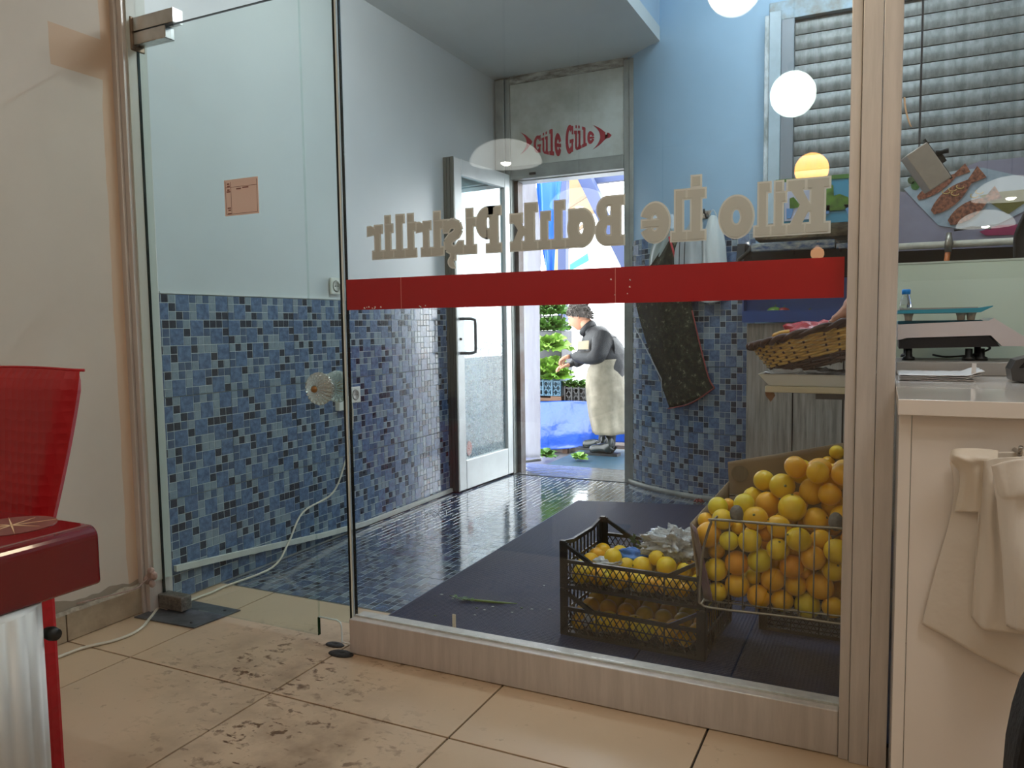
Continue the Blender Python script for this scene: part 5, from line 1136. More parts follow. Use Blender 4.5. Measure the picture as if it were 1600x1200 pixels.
# shopping bags hanging at the counter front
HK = thing('bag_hook', 'small metal hook on the counter front holding the shopping bags', 'hook'); FYC = 1.655
h = at(1588, 705, FYC-.02); MB().tube([(h.x, FYC, h.z), (h.x, FYC-.06, h.z), (h.x, FYC-.07, h.z+.015)], .004, 8).build('hook', CHROME, HK)
BGM = mat('cream_bag_plastic', 'd9d0c4', .42, bump=.35, bscale=9, bdist=.02, trans=.0); BGW = mat('white_bag_plastic', 'e2dcd4', .38, bump=.35, bscale=9, bdist=.02)
def hang(name, label, rows, m_, amp=.004, fs=8, seed=0, th=.002): 
    a = thing(name, label, 'bag', group='shopping bags hanging on the counter'); R3 = [[at(x, y, FYC-o) for x, y, o in r] for r in rows]
    cloth('bag_body', R3, m_, th, amp, fs, 30, 44, a, seed=seed); return a
b1 = hang('shopping_bag', 'cream shopping bag flaring left with a slanted hem, rearmost on the counter front', [[(1484, 722, .012), (1500, 712, .018), (1560, 706, .02), (1640, 706, .02)], [(1490, 760, .014), (1505, 758, .02), (1560, 756, .024), (1640, 756, .024)], [(1484, 812, .014), (1505, 816, .022), (1560, 818, .028), (1640, 818, .028)], [(1462, 890, .012), (1500, 895, .024), (1560, 900, .030), (1640, 905, .03)], [(1440, 975, .010), (1490, 1003, .022), (1560, 1040, .03), (1650, 1085, .03)]], BGM, .004, 7, 1)
b1b = hang('shopping_bag', 'folded cream bag handle loop bulging at the upper left of the bags', [[(1484, 716, .030), (1490, 702, .040), (1520, 700, .045), (1560, 704, .045)], [(1486, 722, .045), (1492, 714, .060), (1522, 716, .062), (1558, 720, .06)], [(1500, 745, .030), (1508, 740, .05), (1530, 738, .055), (1552, 738, .05)], [(1492, 800, .022), (1510, 800, .034), (1530, 800, .04), (1546, 800, .035)]], mat('ivory_bag_plastic', 'ddd3c4', .42, bump=.3, bscale=10), .004, 9, 2)
b2 = hang('shopping_bag', 'cream pleated shopping bag hanging in the middle of the bundle', [[(1532, 722, .05), (1545, 718, .065), (1580, 714, .07), (1640, 712, .07)], [(1533, 760, .045), (1548, 765, .07), (1580, 765, .08), (1640, 765, .08)], [(1526, 860, .040), (1545, 862, .06), (1580, 865, .07), (1640, 865, .07)], [(1518, 965, .035), (1540, 985, .055), (1580, 989, .062), (1640, 992, .06)]], BGM, .006, 16, 3)
b3 = hang('shopping_bag', 'white shopping bag in front with a horizontal fold line', [[(1549, 728, .09), (1570, 722, .10), (1600, 716, .10), (1660, 710, .10)], [(1556, 770, .088), (1575, 772, .10), (1600, 770, .11), (1660, 768, .11)], [(1558, 790, .084), (1577, 792, .094), (1600, 791, .10), (1660, 790, .10)], [(1566, 880, .080), (1580, 882, .10), (1600, 884, .11), (1660, 886, .11)], [(1572, 978, .07), (1585, 984, .085), (1600, 986, .09), (1660, 990, .09)]], BGW, .004, 6, 4)
# black bag in the corner and dark thing on the far right
kb = thing('black_bag', 'black rounded bag at the bottom right in front of the counter', 'bag')
YB_ = 1.15
P = [at(x, y, YB_) for x, y in ((1574, 1215), (1578, 1170), (1588, 1120), (1600, 1082), (1620, 1050), (1650, 1030), (1700, 1020), (1760, 1040))]
pts = [(p.x, p.z) for p in P]; x9 = pts[-1][0]; 
mb = MB(); poly = pts + [(x9+.02, .30), (x9, .02), (pts[0][0]+.01, .02), (pts[0][0], .3)]
mb.prism(poly, YB_-.05, YB_+.06); o = mb.build('body', mat('black_fabric', '0c0b0b', .8, bump=.3, bscale=80), kb)
md = o.modifiers.new('b', 'BEVEL'); md.width = .02; md.segments = 3; md.limit_method = 'ANGLE'
dk = thing('dark_jacket', 'black jacket hanging in the kitchen at the right edge', 'jacket')  # unidentified dark shape, built as hanging cloth
cloth('cloth', [[at(x, y, 3.3) for x, y in r] for r in (((1603, 335), (1640, 330), (1680, 335)), ((1588, 370), (1640, 365), (1690, 365)), ((1586, 415), (1640, 415), (1700, 415)), ((1584, 480), (1640, 480), (1700, 480)))], mat('black_cloth', '121214', .7), .01, .012, 9, parent=dk)
MB().tube([at(1640, 330, 3.3), at(1640, 330, 3.3)+Vector((0, .0, .35))], .004, 6).build('hanger_cord', BLACK, dk)
wr = thing('wall_tape', 'torn beige tape strip peeling off the right side of the post', 'tape')
MB().grid(lambda u, v: tuple(at(1412+ (v**2)*10 + u*3, 152+v*46, 1.985-.01*v)), 2, 10, thick=.0006).build('tape', mat('beige_tape', 'cbb294', .6), wr)
# ------------------------------------------------------------------ table and red chair
tb = thing('dining_table', 'dark red glossy table with a star print and ribbed aluminium leg', 'table')
TR = mat('dark_red_gloss', '6a0d14', .12, coat=.6, var=.1, vscale=5)
TX, TY, TZ, TT = -1.237, .885, .740, .105
bm = bmesh.new()
mb = MB(); r = .022; P = []
for k in range(7): a = math.pi/2*k/6; P.append((TX - r + r*math.cos(a - 0) if False else TX - r + r*math.sin(a), TZ - r + r*math.cos(a)))
poly = [(TX-.80, TZ), ] + P + [(TX, TZ-TT), (TX-.80, TZ-TT)]
mb.prism(poly, -.40, TY)
o = mb.build('tabletop', TR, tb); md = o.modifiers.new('b', 'BEVEL'); md.width = .006; md.segments = 3; md.limit_method = 'ANGLE'; md.angle_limit = .9
c = atz(18, 822, TZ); mb = MB()
for k in range(8):
    a = k*math.pi/4 + .3; L = .075 if k % 2 else .055; d = Vector((math.cos(a), math.sin(a))); n = Vector((-d.y, d.x))*.0018
    q0 = Vector((c.x, c.y)); mb.prism([tuple(q0+n), tuple(q0+d*L), tuple(q0-n)], TZ+.0012, TZ+.0018, axes='xy')
MB().prism([(c.x+.07*math.cos(k*math.pi/16), c.y+.07*math.sin(k*math.pi/16)) for k in range(32)], TZ+.0002, TZ+.0010, axes='xy').build('star_disc', mat('star_disc', '7d4a42', .3, var=.3, vscale=20), tb, 'greyish round print on the tabletop')
mb.build('star_print', mat('star_cream', 'e6c39a', .3), tb, 'cream star print on the tabletop')
LG = mat('ribbed_aluminium', 'b9b6b0', .5, .6, var=.08, vscale=4, stretch=(1, 1, .2))
def ppx(v):
    q = Vector(v) - Vector((0, 0, H)); return 800 + F*q.dot(CR)/q.dot(CW)
n = 120; xr_, yr_ = .105, .10; LY = .70; LX = -1.2
while max(ppx((LX-xr_+xr_*math.cos(a*.1), LY+yr_*math.sin(a*.1), .3)) for a in range(63)) > 83: LX -= .002
mb = MB()
vs = []; 
for z in (.02, TZ-TT):
    for i in range(n):
        a = 2*math.pi*i/n; k = 1 + .035*(abs(math.sin(a*9))-.5); vs.append((LX-xr_+xr_*k*math.cos(a), LY+yr_*k*math.sin(a), z))
mb.add(vs, [(i, (i+1) % n, n+(i+1) % n, n+i) for i in range(n)] + [tuple(range(n-1, -1, -1)), tuple(range(n, 2*n))], 0, True)
mb.build('leg', LG, tb)
MB().box(LX-.5, .2, .0, LX+.02, .83, .02, bev=.005).build('base_plate', DSTEEL, tb)
kq = at(81, 990, .80); MB().lathe([(.0, -.012), (.010, -.012), (.012, 0), (.010, .012), (0, .012)], seg=14, M=Matrix.Translation(kq) @ Matrix.Rotation(math.pi/2, 4, 'Y')).build('knob', BLACK, tb, 'small black knob beside the leg')
ch = thing('upholstered_chair', 'red quilted faux leather chair behind the dark red table', 'chair')
RL = mat('red_faux_leather', 'b0121c', .48, bump=0, var=.15, vscale=4)
nt = RL.node_tree; g = nt.nodes.new('ShaderNodeNewGeometry'); v = nt.nodes.new('ShaderNodeTexVoronoi'); v.inputs['Scale'].default_value = 38; v.inputs['Randomness'].default_value = .25
nt.links.new(g.outputs['Position'], v.inputs['Vector']); bp = nt.nodes.new('ShaderNodeBump'); bp.inputs['Strength'].default_value = .45; bp.inputs['Distance'].default_value = .006; nt.links.new(v.outputs['Distance'], bp.inputs['Height']); nt.links.new(bp.outputs[0], nt.nodes['Principled BSDF'].inputs['Normal'])
YC = 1.20
def back(u, v, front):
    z = .982*(1-v) + .42*v; xr_ = -1.764 - .172*((1-((z-.42)/.562))**1.25 if z < .982 else 0); xl_ = -2.235 + .10*(1-(z-.42)/.562)
    x = xl_ + (xr_-xl_)*u; edge = min(u, 1-u)*(xr_-xl_); t = .030*min(1, (edge/.035)**.5)*min(1, ((1-0) if v > .06 else .4+.6*v/.06)); y = YC + (z-.42)*.06 - .02*math.sin(math.pi*u)*0
    z2 = z - .012*(1 if v == 0 else 0)*0 + (.006*math.sin(u*math.pi) if v < .05 else 0); return (x, y + (-t if front else t), z2)
mb = MB(); mb.grid(lambda u, v: back(u, v, True), 30, 24); mb.grid(lambda u, v: back(u, v, False), 30, 24)
def ring2(i): pass
nu, nv = 30, 24
A = [back(u/nu, 0, True) for u in range(nu+1)]; B = [back(u/nu, 0, False) for u in range(nu+1)]
mb.add(A+B, [(i, i+1, nu+2+i, nu+1+i) for i in range(nu)])
A = [back(1, v/nv, True) for v in range(nv+1)]; B = [back(1, v/nv, False) for v in range(nv+1)]; mb.add(A+B, [(i, i+1, nv+2+i, nv+1+i) for i in range(nv)])
A = [back(0, v/nv, True) for v in range(nv+1)]; B = [back(0, v/nv, False) for v in range(nv+1)]; mb.add(A+B, [(i, i+1, nv+2+i, nv+1+i) for i in range(nv)])
mb.build('backrest', RL, ch)
MB().tube([Vector(back(u/20, 0, True))+Vector((0, .012, .002)) for u in range(21)], .004, 6).build('piping', RL, ch)
MB().box(-2.17, .78, .405, -1.90, YC-.03, .48, bev=.02).build('seat', RL, ch)
def skirt(u, v): 
    z = .44*(1-v)+.002; return (-1.885 - .004*math.sin(v*3) , .80 + u*(YC-.80+.02), z)
mb = MB(); mb.box(-2.14, .80, .003, -1.735, 1.125, .62, bev=.012); mb.build('skirt', RL, ch, 'red skirt reaching the floor')

# ------------------------------------------------------------------ street outside
gd = struct(MB().box(-14, 5.43, -.30, 12, 30, -.15).build('ground', mat('wet_asphalt', '77767a', .35, bump=.4, bscale=6, var=.4, vscale=2)), 'wet grey street ground outside the door', 'ground')
GZ = -.15
po = lambda px, py, Y: at(px, py, Y)
# translucent sheet at the left of the opening
shm = mat('milky_plastic_sheet', 'd9d9df', .3, bump=.6, bscale=7, bdist=.04, col2='b9b4c0', vscale=6, stretch=(3, 3, .5), trans=.15)
nt = shm.node_tree; tl_ = nt.nodes.new('ShaderNodeBsdfTranslucent'); tl_.inputs[0].default_value = (.85, .85, .9, 1); mx_ = nt.nodes.new('ShaderNodeMixShader'); mx_.inputs[0].default_value = .5
nt.links.new(nt.nodes['Principled BSDF'].outputs[0], mx_.inputs[1]); nt.links.new(tl_.outputs[0], mx_.inputs[2]); nt.links.new(mx_.outputs[0], nt.nodes['Material Output'].inputs[0])
ps1 = thing('plastic_sheet', 'milky plastic sheet hanging at the left of the street doorway', 'sheet')
Y1, Y2 = 5.30, 5.34
cloth('sheet', [[po(x, y, Y1) for x in xs_] for y, xs_ in ((280, (806, 818, 836)), (380, (806, 822, 845)), (480, (806, 824, 842)), (600, (808, 824, 843)), (715, (812, 826, 844)))], shm, .004, .010, 8, parent=ps1)
MB().tube([po(812, 722, Y1)+Vector((0, -.01, 0)), po(846, 718, Y1)+Vector((0, -.01, 0))], .010, 8).build('bottom_batten', mat('grey_batten', '8f8d88', .6), ps1)
# tarp covered stall
stl = thing('market_stall', 'market stall draped with a shiny blue tarpaulin', 'stall')
TY_ = 6.75
tpm = mat('blue_tarp', '1c50b8', .22, bump=.7, bscale=5, bdist=.05, coat=.4)
tl, tr_, bl, br = po(838, 627, TY_), po(945, 628, TY_), po(838, 702, TY_), po(945, 694, TY_)
TL = po(760, 624, TY_)
rowsT = [[(TL.x, TY_, tl.z), (tl.x, TY_, tl.z), (po(890, 628, TY_).x, TY_, tr_.z), (tr_.x+.02, TY_, tr_.z), (tr_.x+.5, TY_, tr_.z)], [(TL.x, TY_-.04, (tl.z+bl.z)/2), (tl.x, TY_-.04, (tl.z+bl.z)/2), (po(890, 660, TY_).x, TY_-.06, (tl.z+bl.z)/2), (tr_.x+.02, TY_-.03, (tl.z+bl.z)/2), (tr_.x+.5, TY_-.03, (tl.z+bl.z)/2)], [(TL.x, TY_-.02, bl.z-.02), (bl.x, TY_-.02, bl.z), (po(890, 700, TY_).x, TY_-.05, po(890, 700, TY_).z), (br.x+.02, TY_-.02, br.z+.02), (br.x+.5, TY_, br.z+.02)]]
cloth('tarpaulin', rowsT, tpm, .003, .022, 17, 60, 24, stl, seed=5)
MB().box(TL.x, TY_+.03, tl.z-.03, tr_.x+.5, TY_+.9, tl.z-.005).build('table_board', mat('stall_wood', '6e4f3a', .7, var=.3, vscale=10), stl)
for xx in (TL.x+.05, tl.x+.25, tr_.x-.1, tr_.x+.4): MB().box(xx, TY_+.04, GZ, xx+.05, TY_+.09, tl.z-.031).build('leg', MATS['stall_wood'], stl)
for k in range(3): 
    x_ = tl.x+.03+k*.34; MB().box(x_, TY_+.08, GZ+.001, x_+.28, TY_+.30, GZ+.14-.02*k, bev=.004).build('wood_block', mat('pale_block', '9a8676' if k != 1 else '6a4c44', .7, var=.3, vscale=12), stl)
# blue mat on the step
bp_ = thing('blue_foam_mat', 'thick dark blue foam mat on the step under the man', 'mat')
za_ = -.03
MB().box(po(862, 722, 5.85).x, 5.62, GZ+.001, po(985, 724, 5.85).x+.5, 7.0-.35, za_-.02, bev=.02).build('mat', mat('petrol_foam', '27495c', .5, bump=.3, bscale=20, var=.25, vscale=8), bp_)
MTZ = za_-.02
# crates of greens on the stall
STZ = tl.z+.002
BCR = CRP
def small_crate(label, x, y, z, Wd, D, h, hexc):
    t = thing('vegetable_crate', label, 'crate', loc=(x, y, z)); m_ = mat('crate_'+hexc, hexc, .45)
    link('front_panel', lattice_panel(Wd, h, pitch=.05, cols=3, w=.010, slope=False).mesh('lat', m_), t)
    for k in range(5): MB().box(k*Wd/4.0-.008 if k else 0, -.008, 0, min(Wd, k*Wd/4.0+.008), -.001, h*.95).build('rib', m_, t)
    MB().box(0, D-.008, 0, Wd, D, h).build('back_panel', m_, t); MB().box(0, .006, 0, .008, D-.009, h).build('side_panel', m_, t); MB().box(Wd-.008, .006, 0, Wd, D-.009, h).build('side_panel', m_, t); MB().box(.009, .006, 0, Wd-.009, D-.009, .01).build('base', m_, t)
    return t
A1 = po(822, 617, TY_+.05); B1 = po(875, 618, TY_+.05); zc0 = STZ+.05
MB_ = MB().box(A1.x, TY_+.03, STZ, B1.x+.02, TY_+.30, STZ+.03).box(A1.x, TY_+.03, STZ+.031, A1.x+.09, TY_+.30, STZ+.047).box(B1.x-.09, TY_+.03, STZ+.031, B1.x+.02, TY_+.30, STZ+.047).build('wood_pallet', MATS['stall_wood']); tag(MB_, 'low wooden riser under the blue-green vegetable crate', 'riser')
hB = po(850, 592, TY_+.05).z - zc0
small_crate('blue-green slatted crate with lettuces on the tarp stall', A1.x, TY_+.05, zc0, B1.x-A1.x+.01, .28, hB, '2f5f78')
A2, B2 = po(880, 627, TY_), po(925, 628, TY_); hC = po(900, 603, TY_+.05).z - STZ
small_crate('black slatted crate with parsley next to the man', A2.x, TY_+.04, STZ, B2.x-A2.x, .26, hC, '1d1f22')
cr3x = po(846, 560, TY_+.35); zt3 = po(850, 517, TY_+.35).z; zb3 = STZ+.001
MB().box(po(826, 560, TY_+.35).x, TY_+.36, zb3, po(877, 560, TY_+.35).x, TY_+.66, zt3, bev=.01).build('crate_stack', mat('dark_crate_grey', '4b4d55', .5, bump=.3, bscale=14, var=.3, vscale=9))
tag(bpy.data.objects['crate_stack'], 'dark grey crate stack behind the lettuces on the stall', 'crate')
def lettuce(label, c, r, n, m_, seed, tall=1.0, nm='lettuce_head', cat='lettuce', grp=None, w=.75):
    t = thing(nm, label, cat, loc=c, group=grp); rr = random.Random(seed)
    for k in range(n):
        a = k*2.4; lvl = k/n; tilt = .25 + 1.0*(1-lvl); L = r*(1.15-.3*lvl); Wd = L*w
        Mq = Matrix.Rotation(a, 4, 'Z') @ Matrix.Rotation(tilt, 4, 'Y')
        def fn(u, v): 
            s_ = math.sin(math.pi*min(1, v*.60+.15))**.7; x = (u-.5)*Wd*1.25*s_; z = v*L*tall; ed_ = max(abs(u-.5)*2, v)**3; y = .25*L*v*v + abs(u-.5)*.35*L*s_ + .22*L*ed_*nz((u*7+k, v*7, seed), 1.3)
            q = Mq @ Vector((y-.05*r, x, z)); return tuple(q)
        MB().grid(fn, 9, 9).build('leaf', m_, t)
    return t
LM1 = mat('lettuce_light', '9cc35a', .4, col2='6f9a3c', vscale=25, bump=.5, bscale=40); LM2 = mat('lettuce_mid', '86b33c', .4, col2='4f7f26', vscale=25, bump=.5, bscale=40); LM3 = mat('dark_greens', '5b8a34', .5, col2='2f5420', vscale=30)
lettuce('pale lettuce at the left front of the blue-green crate', po(852, 582, TY_+.12), .22, 14, LM1, 1, grp='lettuces on the stall')
lettuce('loose pale lettuce topmost by the man\'s hands', po(857, 545, TY_+.16), .20, 14, LM1, 2, grp='lettuces on the stall')
lettuce('bright green lettuce at the right front of the blue-green crate', po(866, 590, TY_+.07), .17, 12, LM2, 3, grp='lettuces on the stall')
lettuce('bright green lettuce partly hidden by the plastic sheet', po(840, 590, TY_+.09), .20, 12, LM2, 4, grp='lettuces on the stall')
for k, (px, py, r) in enumerate(((888, 604, .09), (897, 606, .085), (908, 604, .09), (917, 607, .075))): lettuce('parsley bunch in the black slatted crate, %s' % ORD[k], po(px, py, TY_+.14), r, 12, LM3, 20+k, nm='parsley_bunch', cat='herb', grp='parsley bunches in the black crate', w=.5)
for k, (px, py, r) in enumerate(((850, 515, .17), (864, 514, .17), (856, 490, .17), (868, 488, .15), (846, 490, .15))): lettuce('dark leafy greens bunch above the dark crate stack, %s' % ('lower left', 'lower right', 'upper middle', 'upper right', 'upper left')[k], po(px, py, TY_+.45), r, 12, LM3, 30+k, nm='greens_bunch', cat='greens', grp='leafy greens hung above the stall', w=.45)
pst = thing('net_rack', 'thin upright rack behind the leafy greens', 'rack')
for px in (845, 878): p = po(px, 500, TY_+.62); MB().tube([(p.x, p.y, STZ), (p.x, p.y, po(px, 460, TY_+.62).z)], .012, 6).build('upright', DSTEEL, pst)
for k in range(3): z_ = po(860, 520-k*26, TY_+.62).z; MB().tube([(po(845, 500, TY_+.62).x, TY_+.60, z_), (po(878, 500, TY_+.62).x, TY_+.60, z_)], .008, 6).build('crossbar', DSTEEL, pst)
lettuce('green cabbage scrap on the blue foam mat by the boot', po(905, 716, 5.95) , .07, 9, LM2, 50, nm='cabbage_leaf', cat='greens')
lettuce('small green scrap on the ground at the left', po(853, 712, 6.3), .09, 8, LM3, 51, nm='cabbage_leaf', cat='greens')
# overhead structure, banner, awnings
NVY = mat('navy_steel', '33426b', .5)
bn = thing('blue_banner', 'bright blue tarpaulin strip hanging over the street', 'banner')
cloth('cloth', [[po(x, y, 8.0) for x in xs_] for y, xs_ in ((255, (838, 858, 880)), (335, (841, 858, 872)), (420, (852, 858, 866)), (440, (854, 858, 864)))], mat('bright_blue_tarp', '1a5fd8', .4, bump=.3, bscale=4), .005, .03, 12, parent=bn)
g2 = thing('grey_drape', 'grey and white plastic drape hanging left of the blue banner', 'drape')
cloth('cloth', [[po(x, y, 7.6) for x in xs_] for y, xs_ in ((262, (806, 815, 822)), (330, (806, 818, 832)), (400, (808, 822, 836)), (440, (812, 826, 842)))], mat('grey_drape', 'b5abb4', .5, col2='8f8590', vscale=5), .004, .03, 9, parent=g2)
cnp = thing('market_canopy', 'steel market canopy with navy beams and cream awning panels', 'canopy')
def beam(a, b, w, m_, nm='beam', lab=None):
    a, b = Vector(a), Vector(b); d = (b-a).normalized(); u = d.cross(Vector((0, 1, 0))).normalized()*w; v = d.cross(u).normalized()*w; vs = [p+s1*u+s2*v for p in (a, b) for s1, s2 in ((-1, -1), (1, -1), (1, 1), (-1, 1))]
    return MB().add(vs, [(0, 1, 2, 3), (7, 6, 5, 4), (0, 4, 5, 1), (1, 5, 6, 2), (2, 6, 7, 3), (3, 7, 4, 0)]).build(nm, m_, cnp, lab)
CY_ = 9.0
c1 = po(882, 240, CY_); c2 = po(874, 560, CY_); beam((c1.x, CY_, c1.z+.4), (c1.x-.06, CY_, GZ), .052, NVY, 'column')
beam(po(905, 258, CY_-.6), po(985, 420, CY_-.6), .07, NVY); beam(po(925, 282, CY_-.4), po(1040, 268, CY_-.4), .045, NVY)
AW = mat('cream_awning', 'e2bd92', .7, var=.1, vscale=3)
def awn(pts, nm='awning_panel', m_=AW, lab=None):
    q = [po(*p) for p in pts]; q2 = [v + Vector((0, .01, .03)) for v in q]; n = len(q)
    return MB().add(q+q2, [tuple(range(n)), tuple(range(2*n-1, n-1, -1))] + [(i, (i+1) % n, n+(i+1) % n, n+i) for i in range(n)]).build(nm, m_, cnp, lab)
awn(((884, 255, 9.2), (912, 252, 9.2), (945, 330, 10.5), (888, 345, 10.5)))
awn(((915, 262, 8.9), (1000, 250, 8.9), (1000, 272, 9.6), (922, 279, 9.6)), m_=mat('grey_cream_awning', 'c9b9ac', .7))
awn(((866, 330, 10), (888, 300, 10), (890, 430, 11), (862, 432, 11)))
beam(po(886, 325, 9.3), po(925, 300, 9.3), .02, mat('brown_bar', '9a7a60', .6)); beam(po(886, 372, 9.6), po(915, 350, 9.6), .02, MATS['brown_bar'])
awn(((886, 418, 12), (918, 398, 12), (920, 408, 12), (886, 426, 12)), 'teal_valance', mat('teal_cloth', '2fa39a', .6), 'teal valance')
MB().box(-5, 5.35, 2.75, 1.5, 6.9, 2.80).build('near_roof', mat('near_canopy', 'c9c2b8', .7), cnp, 'canopy roof over the doorway')  # out-of-view roof added to keep the man in shade
for xx in (-4.9, 1.4): MB().box(xx, 6.75, GZ, xx+.07, 6.82, 2.75).build('column', NVY, cnp)  # posts under the added roof
fs_ = thing('far_stall', 'distant market stall with green produce across the street', 'stall')
MB().box(1.2, 7.5, GZ, 3.4, 8.4, .7).build('table', mat('teal_cloth2', '4c7f86', .6, col2='2c4a50', vscale=5), fs_)
for k in range(5): blob('produce_heap', Vector((1.4+k*.45, 7.8, .78)), .22, .25, .16, LM3 if k % 2 else LM1, .4, 4, k, 'green heap', parent=fs_, seg=18)
for xx in (1.2, 3.3): MB().box(xx, 7.5, .7, xx+.06, 7.56, 2.4).build('post', NVY, fs_)
MB().box(1.0, 7.2, 2.4, 3.7, 8.7, 2.46).build('roof', mat('blue_roof', '3a6aa0', .6), fs_)
# ------------------------------------------------------------------ the man
MY = 6.38
SK_ = mat('skin', 'c08a6e', .5, sss=.1)
def skin(name, verts, edges, radii, m_, parent, root=0, sub=2, label=None):
    me = bpy.data.meshes.new(name); me.from_pydata([tuple(v) for v in verts], edges, []); me.materials.append(m_); o = link(name, me, parent, label)
    o.modifiers.new('skin', 'SKIN'); sv = me.skin_vertices[0].data
    for i, r in enumerate(radii): rr_ = r if isinstance(r, tuple) else (r, r); sv[i].radius = rr_; sv[i].use_root = (i == root)
    s_ = o.modifiers.new('sub', 'SUBSURF'); s_.levels = sub; s_.render_levels = sub
    for md in o.modifiers: 
        if md.type == 'SKIN': md.use_smooth_shade = True
    return o
mn = thing('person', 'man in dark jacket, pale apron and black boots bending over lettuces', 'person')
q = lambda px, py, dy=0: at(px, py, MY+dy)
hip, bel, che, nec = q(953, 598), q(950, 570), q(938, 536), q(922, 513); hd1, hd2 = q(914, 506), q(908, 497)
shN, shF = q(942, 528, -.17), q(926, 524, .17); elN, elF = q(930, 563, -.24), q(908, 560, .20); wrN, wrF = q(893, 556, -.12), q(890, 571, .08)
haN, haF = q(884, 558, -.10), q(880, 568, .06)
hN, hF = q(957, 606, -.10), q(949, 606, .10); kN, kF = q(957, 655, -.10), q(945, 655, .12); aN, aF = q(953, 708, -.10), q(940, 706, .14)
V = [hip, bel, che, nec, hd1, hd2, shN, elN, wrN, haN, shF, elF, wrF, haF, hN, kN, aN, hF, kF, aF]
Ed = [(0, 1), (1, 2), (2, 3), (3, 4), (4, 5), (2, 6), (6, 7), (7, 8), (8, 9), (2, 10), (10, 11), (11, 12), (12, 13), (0, 14), (14, 15), (15, 16), (0, 17), (17, 18), (18, 19)]
Ra = [.08, .09, .11, .050, .055, .05, .055, .04, .025, .015, .055, .04, .025, .015, .065, .05, .04, .065, .05, .04]
skin('body', V, Ed, Ra, mat('dark_trousers', '23262c', .7), mn)
MB().tube([q(926, 520), q(918, 508), q(910, 500)], [.058, .056, .060], 14).build('neck', SK_, mn)
# head with face, looking down-left
hc = q(905, 494); Mh = Matrix.Translation(hc) @ Matrix.Rotation(math.radians(-28), 4, 'Y')       # -x local is face forward
def headfn(u, v):
    a = 2*math.pi*u; b = math.pi*v; x, y, z = math.sin(b)*math.cos(a), math.sin(b)*math.sin(a), math.cos(b)
    X, Yh, Z = x*.098, y*.076, z*.118
    if z < -.2: X += -.012*(-z-.2) ; Yh *= 1-.25*(-z-.2)
    f = max(0, -x)
    nose = math.exp(-((y/.16)**2) - ((z+.18)/.20)**2)*.024*f; brow = math.exp(-((z-.14)/.12)**2)*.006*f; eye = math.exp(-((abs(y)-.38)/.16)**2 - ((z-.0)/.12)**2)*.008*f; mouth = math.exp(-((y/.3)**2) - ((z+.52)/.06)**2)*.004*f; chin = math.exp(-((y/.35)**2) - ((z+.85)/.2)**2)*.012
    X += -nose - brow + eye - mouth - chin; return tuple(Mh @ Vector((X, Yh, Z)))
hd3 = MB().grid(headfn, 48, 36).build('head', SK_, mn)
for s_ in (-1, 1):
    def efn(u, v, s_=s_): a = 2*math.pi*u; b = math.pi*v; return tuple(Mh @ Vector((.012+.016*math.sin(b)*math.cos(a), s_*(.076+.008*math.sin(b)*math.sin(a)), -.002+.030*math.cos(b))))
    MB().grid(efn, 12, 8).build('ear', SK_, hd3)
    MB().lathe([(.0075*math.sin(math.pi*k/6), -.0075*math.cos(math.pi*k/6)) for k in range(7)], tuple(Mh @ Vector((-.079, s_*.030, .002))), 10).build('eye', mat('dark_eye', '2a1c16', .2), hd3)
    MB().tube([Mh @ Vector((-.092, s_*.012, .020)), Mh @ Vector((-.090, s_*.03, .025)), Mh @ Vector((-.078, s_*.05, .018))], .004, 6).build('eyebrow', mat('grey_brown_hair', '6a5c52', .7), hd3)
MB().tube([Mh @ Vector((-.092, -.022, -.058)), Mh @ Vector((-.099, 0, -.056)), Mh @ Vector((-.092, .022, -.058))], .003, 6).build('mouth', mat('lip', '8e5548', .5), hd3)
def hairfn(u, v):
    a = 2*math.pi*u; b = math.pi*v*(.34+.36*(1+math.cos(a))/2); x, y, z = math.sin(b)*math.cos(a), math.sin(b)*math.sin(a), math.cos(b)
    zz = z
    k = 1.10 + .13*nz((x*3, y*3, z*3), 2.6) + .05*nz((x*9, y*9, z*9), 2); return tuple(Mh @ Vector((x*.100*k+.004, y*.078*k, zz*.120*k)))
MB().grid(hairfn, 40, 20).build('hair', mat('grey_hair', '57504c', .7, bump=.8, bscale=120, var=.4, vscale=60), mn)
JK = mat('dark_jacket', '10141b', .6, bump=.6, bscale=12, bdist=.02, var=.25, vscale=6)
jb = [q(951, 590), q(951, 560), q(940, 534), q(925, 517), q(942, 529, -.17), q(934, 560, -.25), q(905, 558, -.17), q(895, 556, -.13), q(928, 524, .17), q(910, 558, .20), q(896, 570, .10)]
skin('jacket', jb, [(0, 1), (1, 2), (2, 3), (2, 4), (4, 5), (5, 6), (6, 7), (2, 8), (8, 9), (9, 10)], [.135, .150, .140, .085, .100, .078, .055, .045, .095, .072, .045], JK, mn, root=1)
tprof = [(592, 951, 27), (572, 953, 28), (553, 952, 29), (538, 946, 28.5), (526, 939, 25), (517, 931, 18), (511, 925, 10)]
def tof(u, v):
    t = v*(len(tprof)-1); i = min(int(t), len(tprof)-2); f = t-i; f = f*f*(3-2*f)*.3+f*.7; y_, cx_, w_ = [tprof[i][k]*(1-f)+tprof[i+1][k]*f for k in range(3)]
    c_ = q(cx_, y_); a = 2*math.pi*u; rx = w_*.0050; k = 1+.03*nz((math.cos(a)*2, math.sin(a)*2, v*5), 1.4); return (c_.x+rx*k*math.cos(a), c_.y+rx*1.35*k*math.sin(a), c_.z)
MB().grid(tof, 48, 30).build('jacket_back', JK, mn)
MB().lathe([(.078, 0), (.088, .03), (.080, .055), (.070, .055)], seg=18, M=Matrix.Translation(q(922, 517)) @ Matrix.Rotation(math.radians(-45), 4, 'Y')).build('collar', JK, mn)
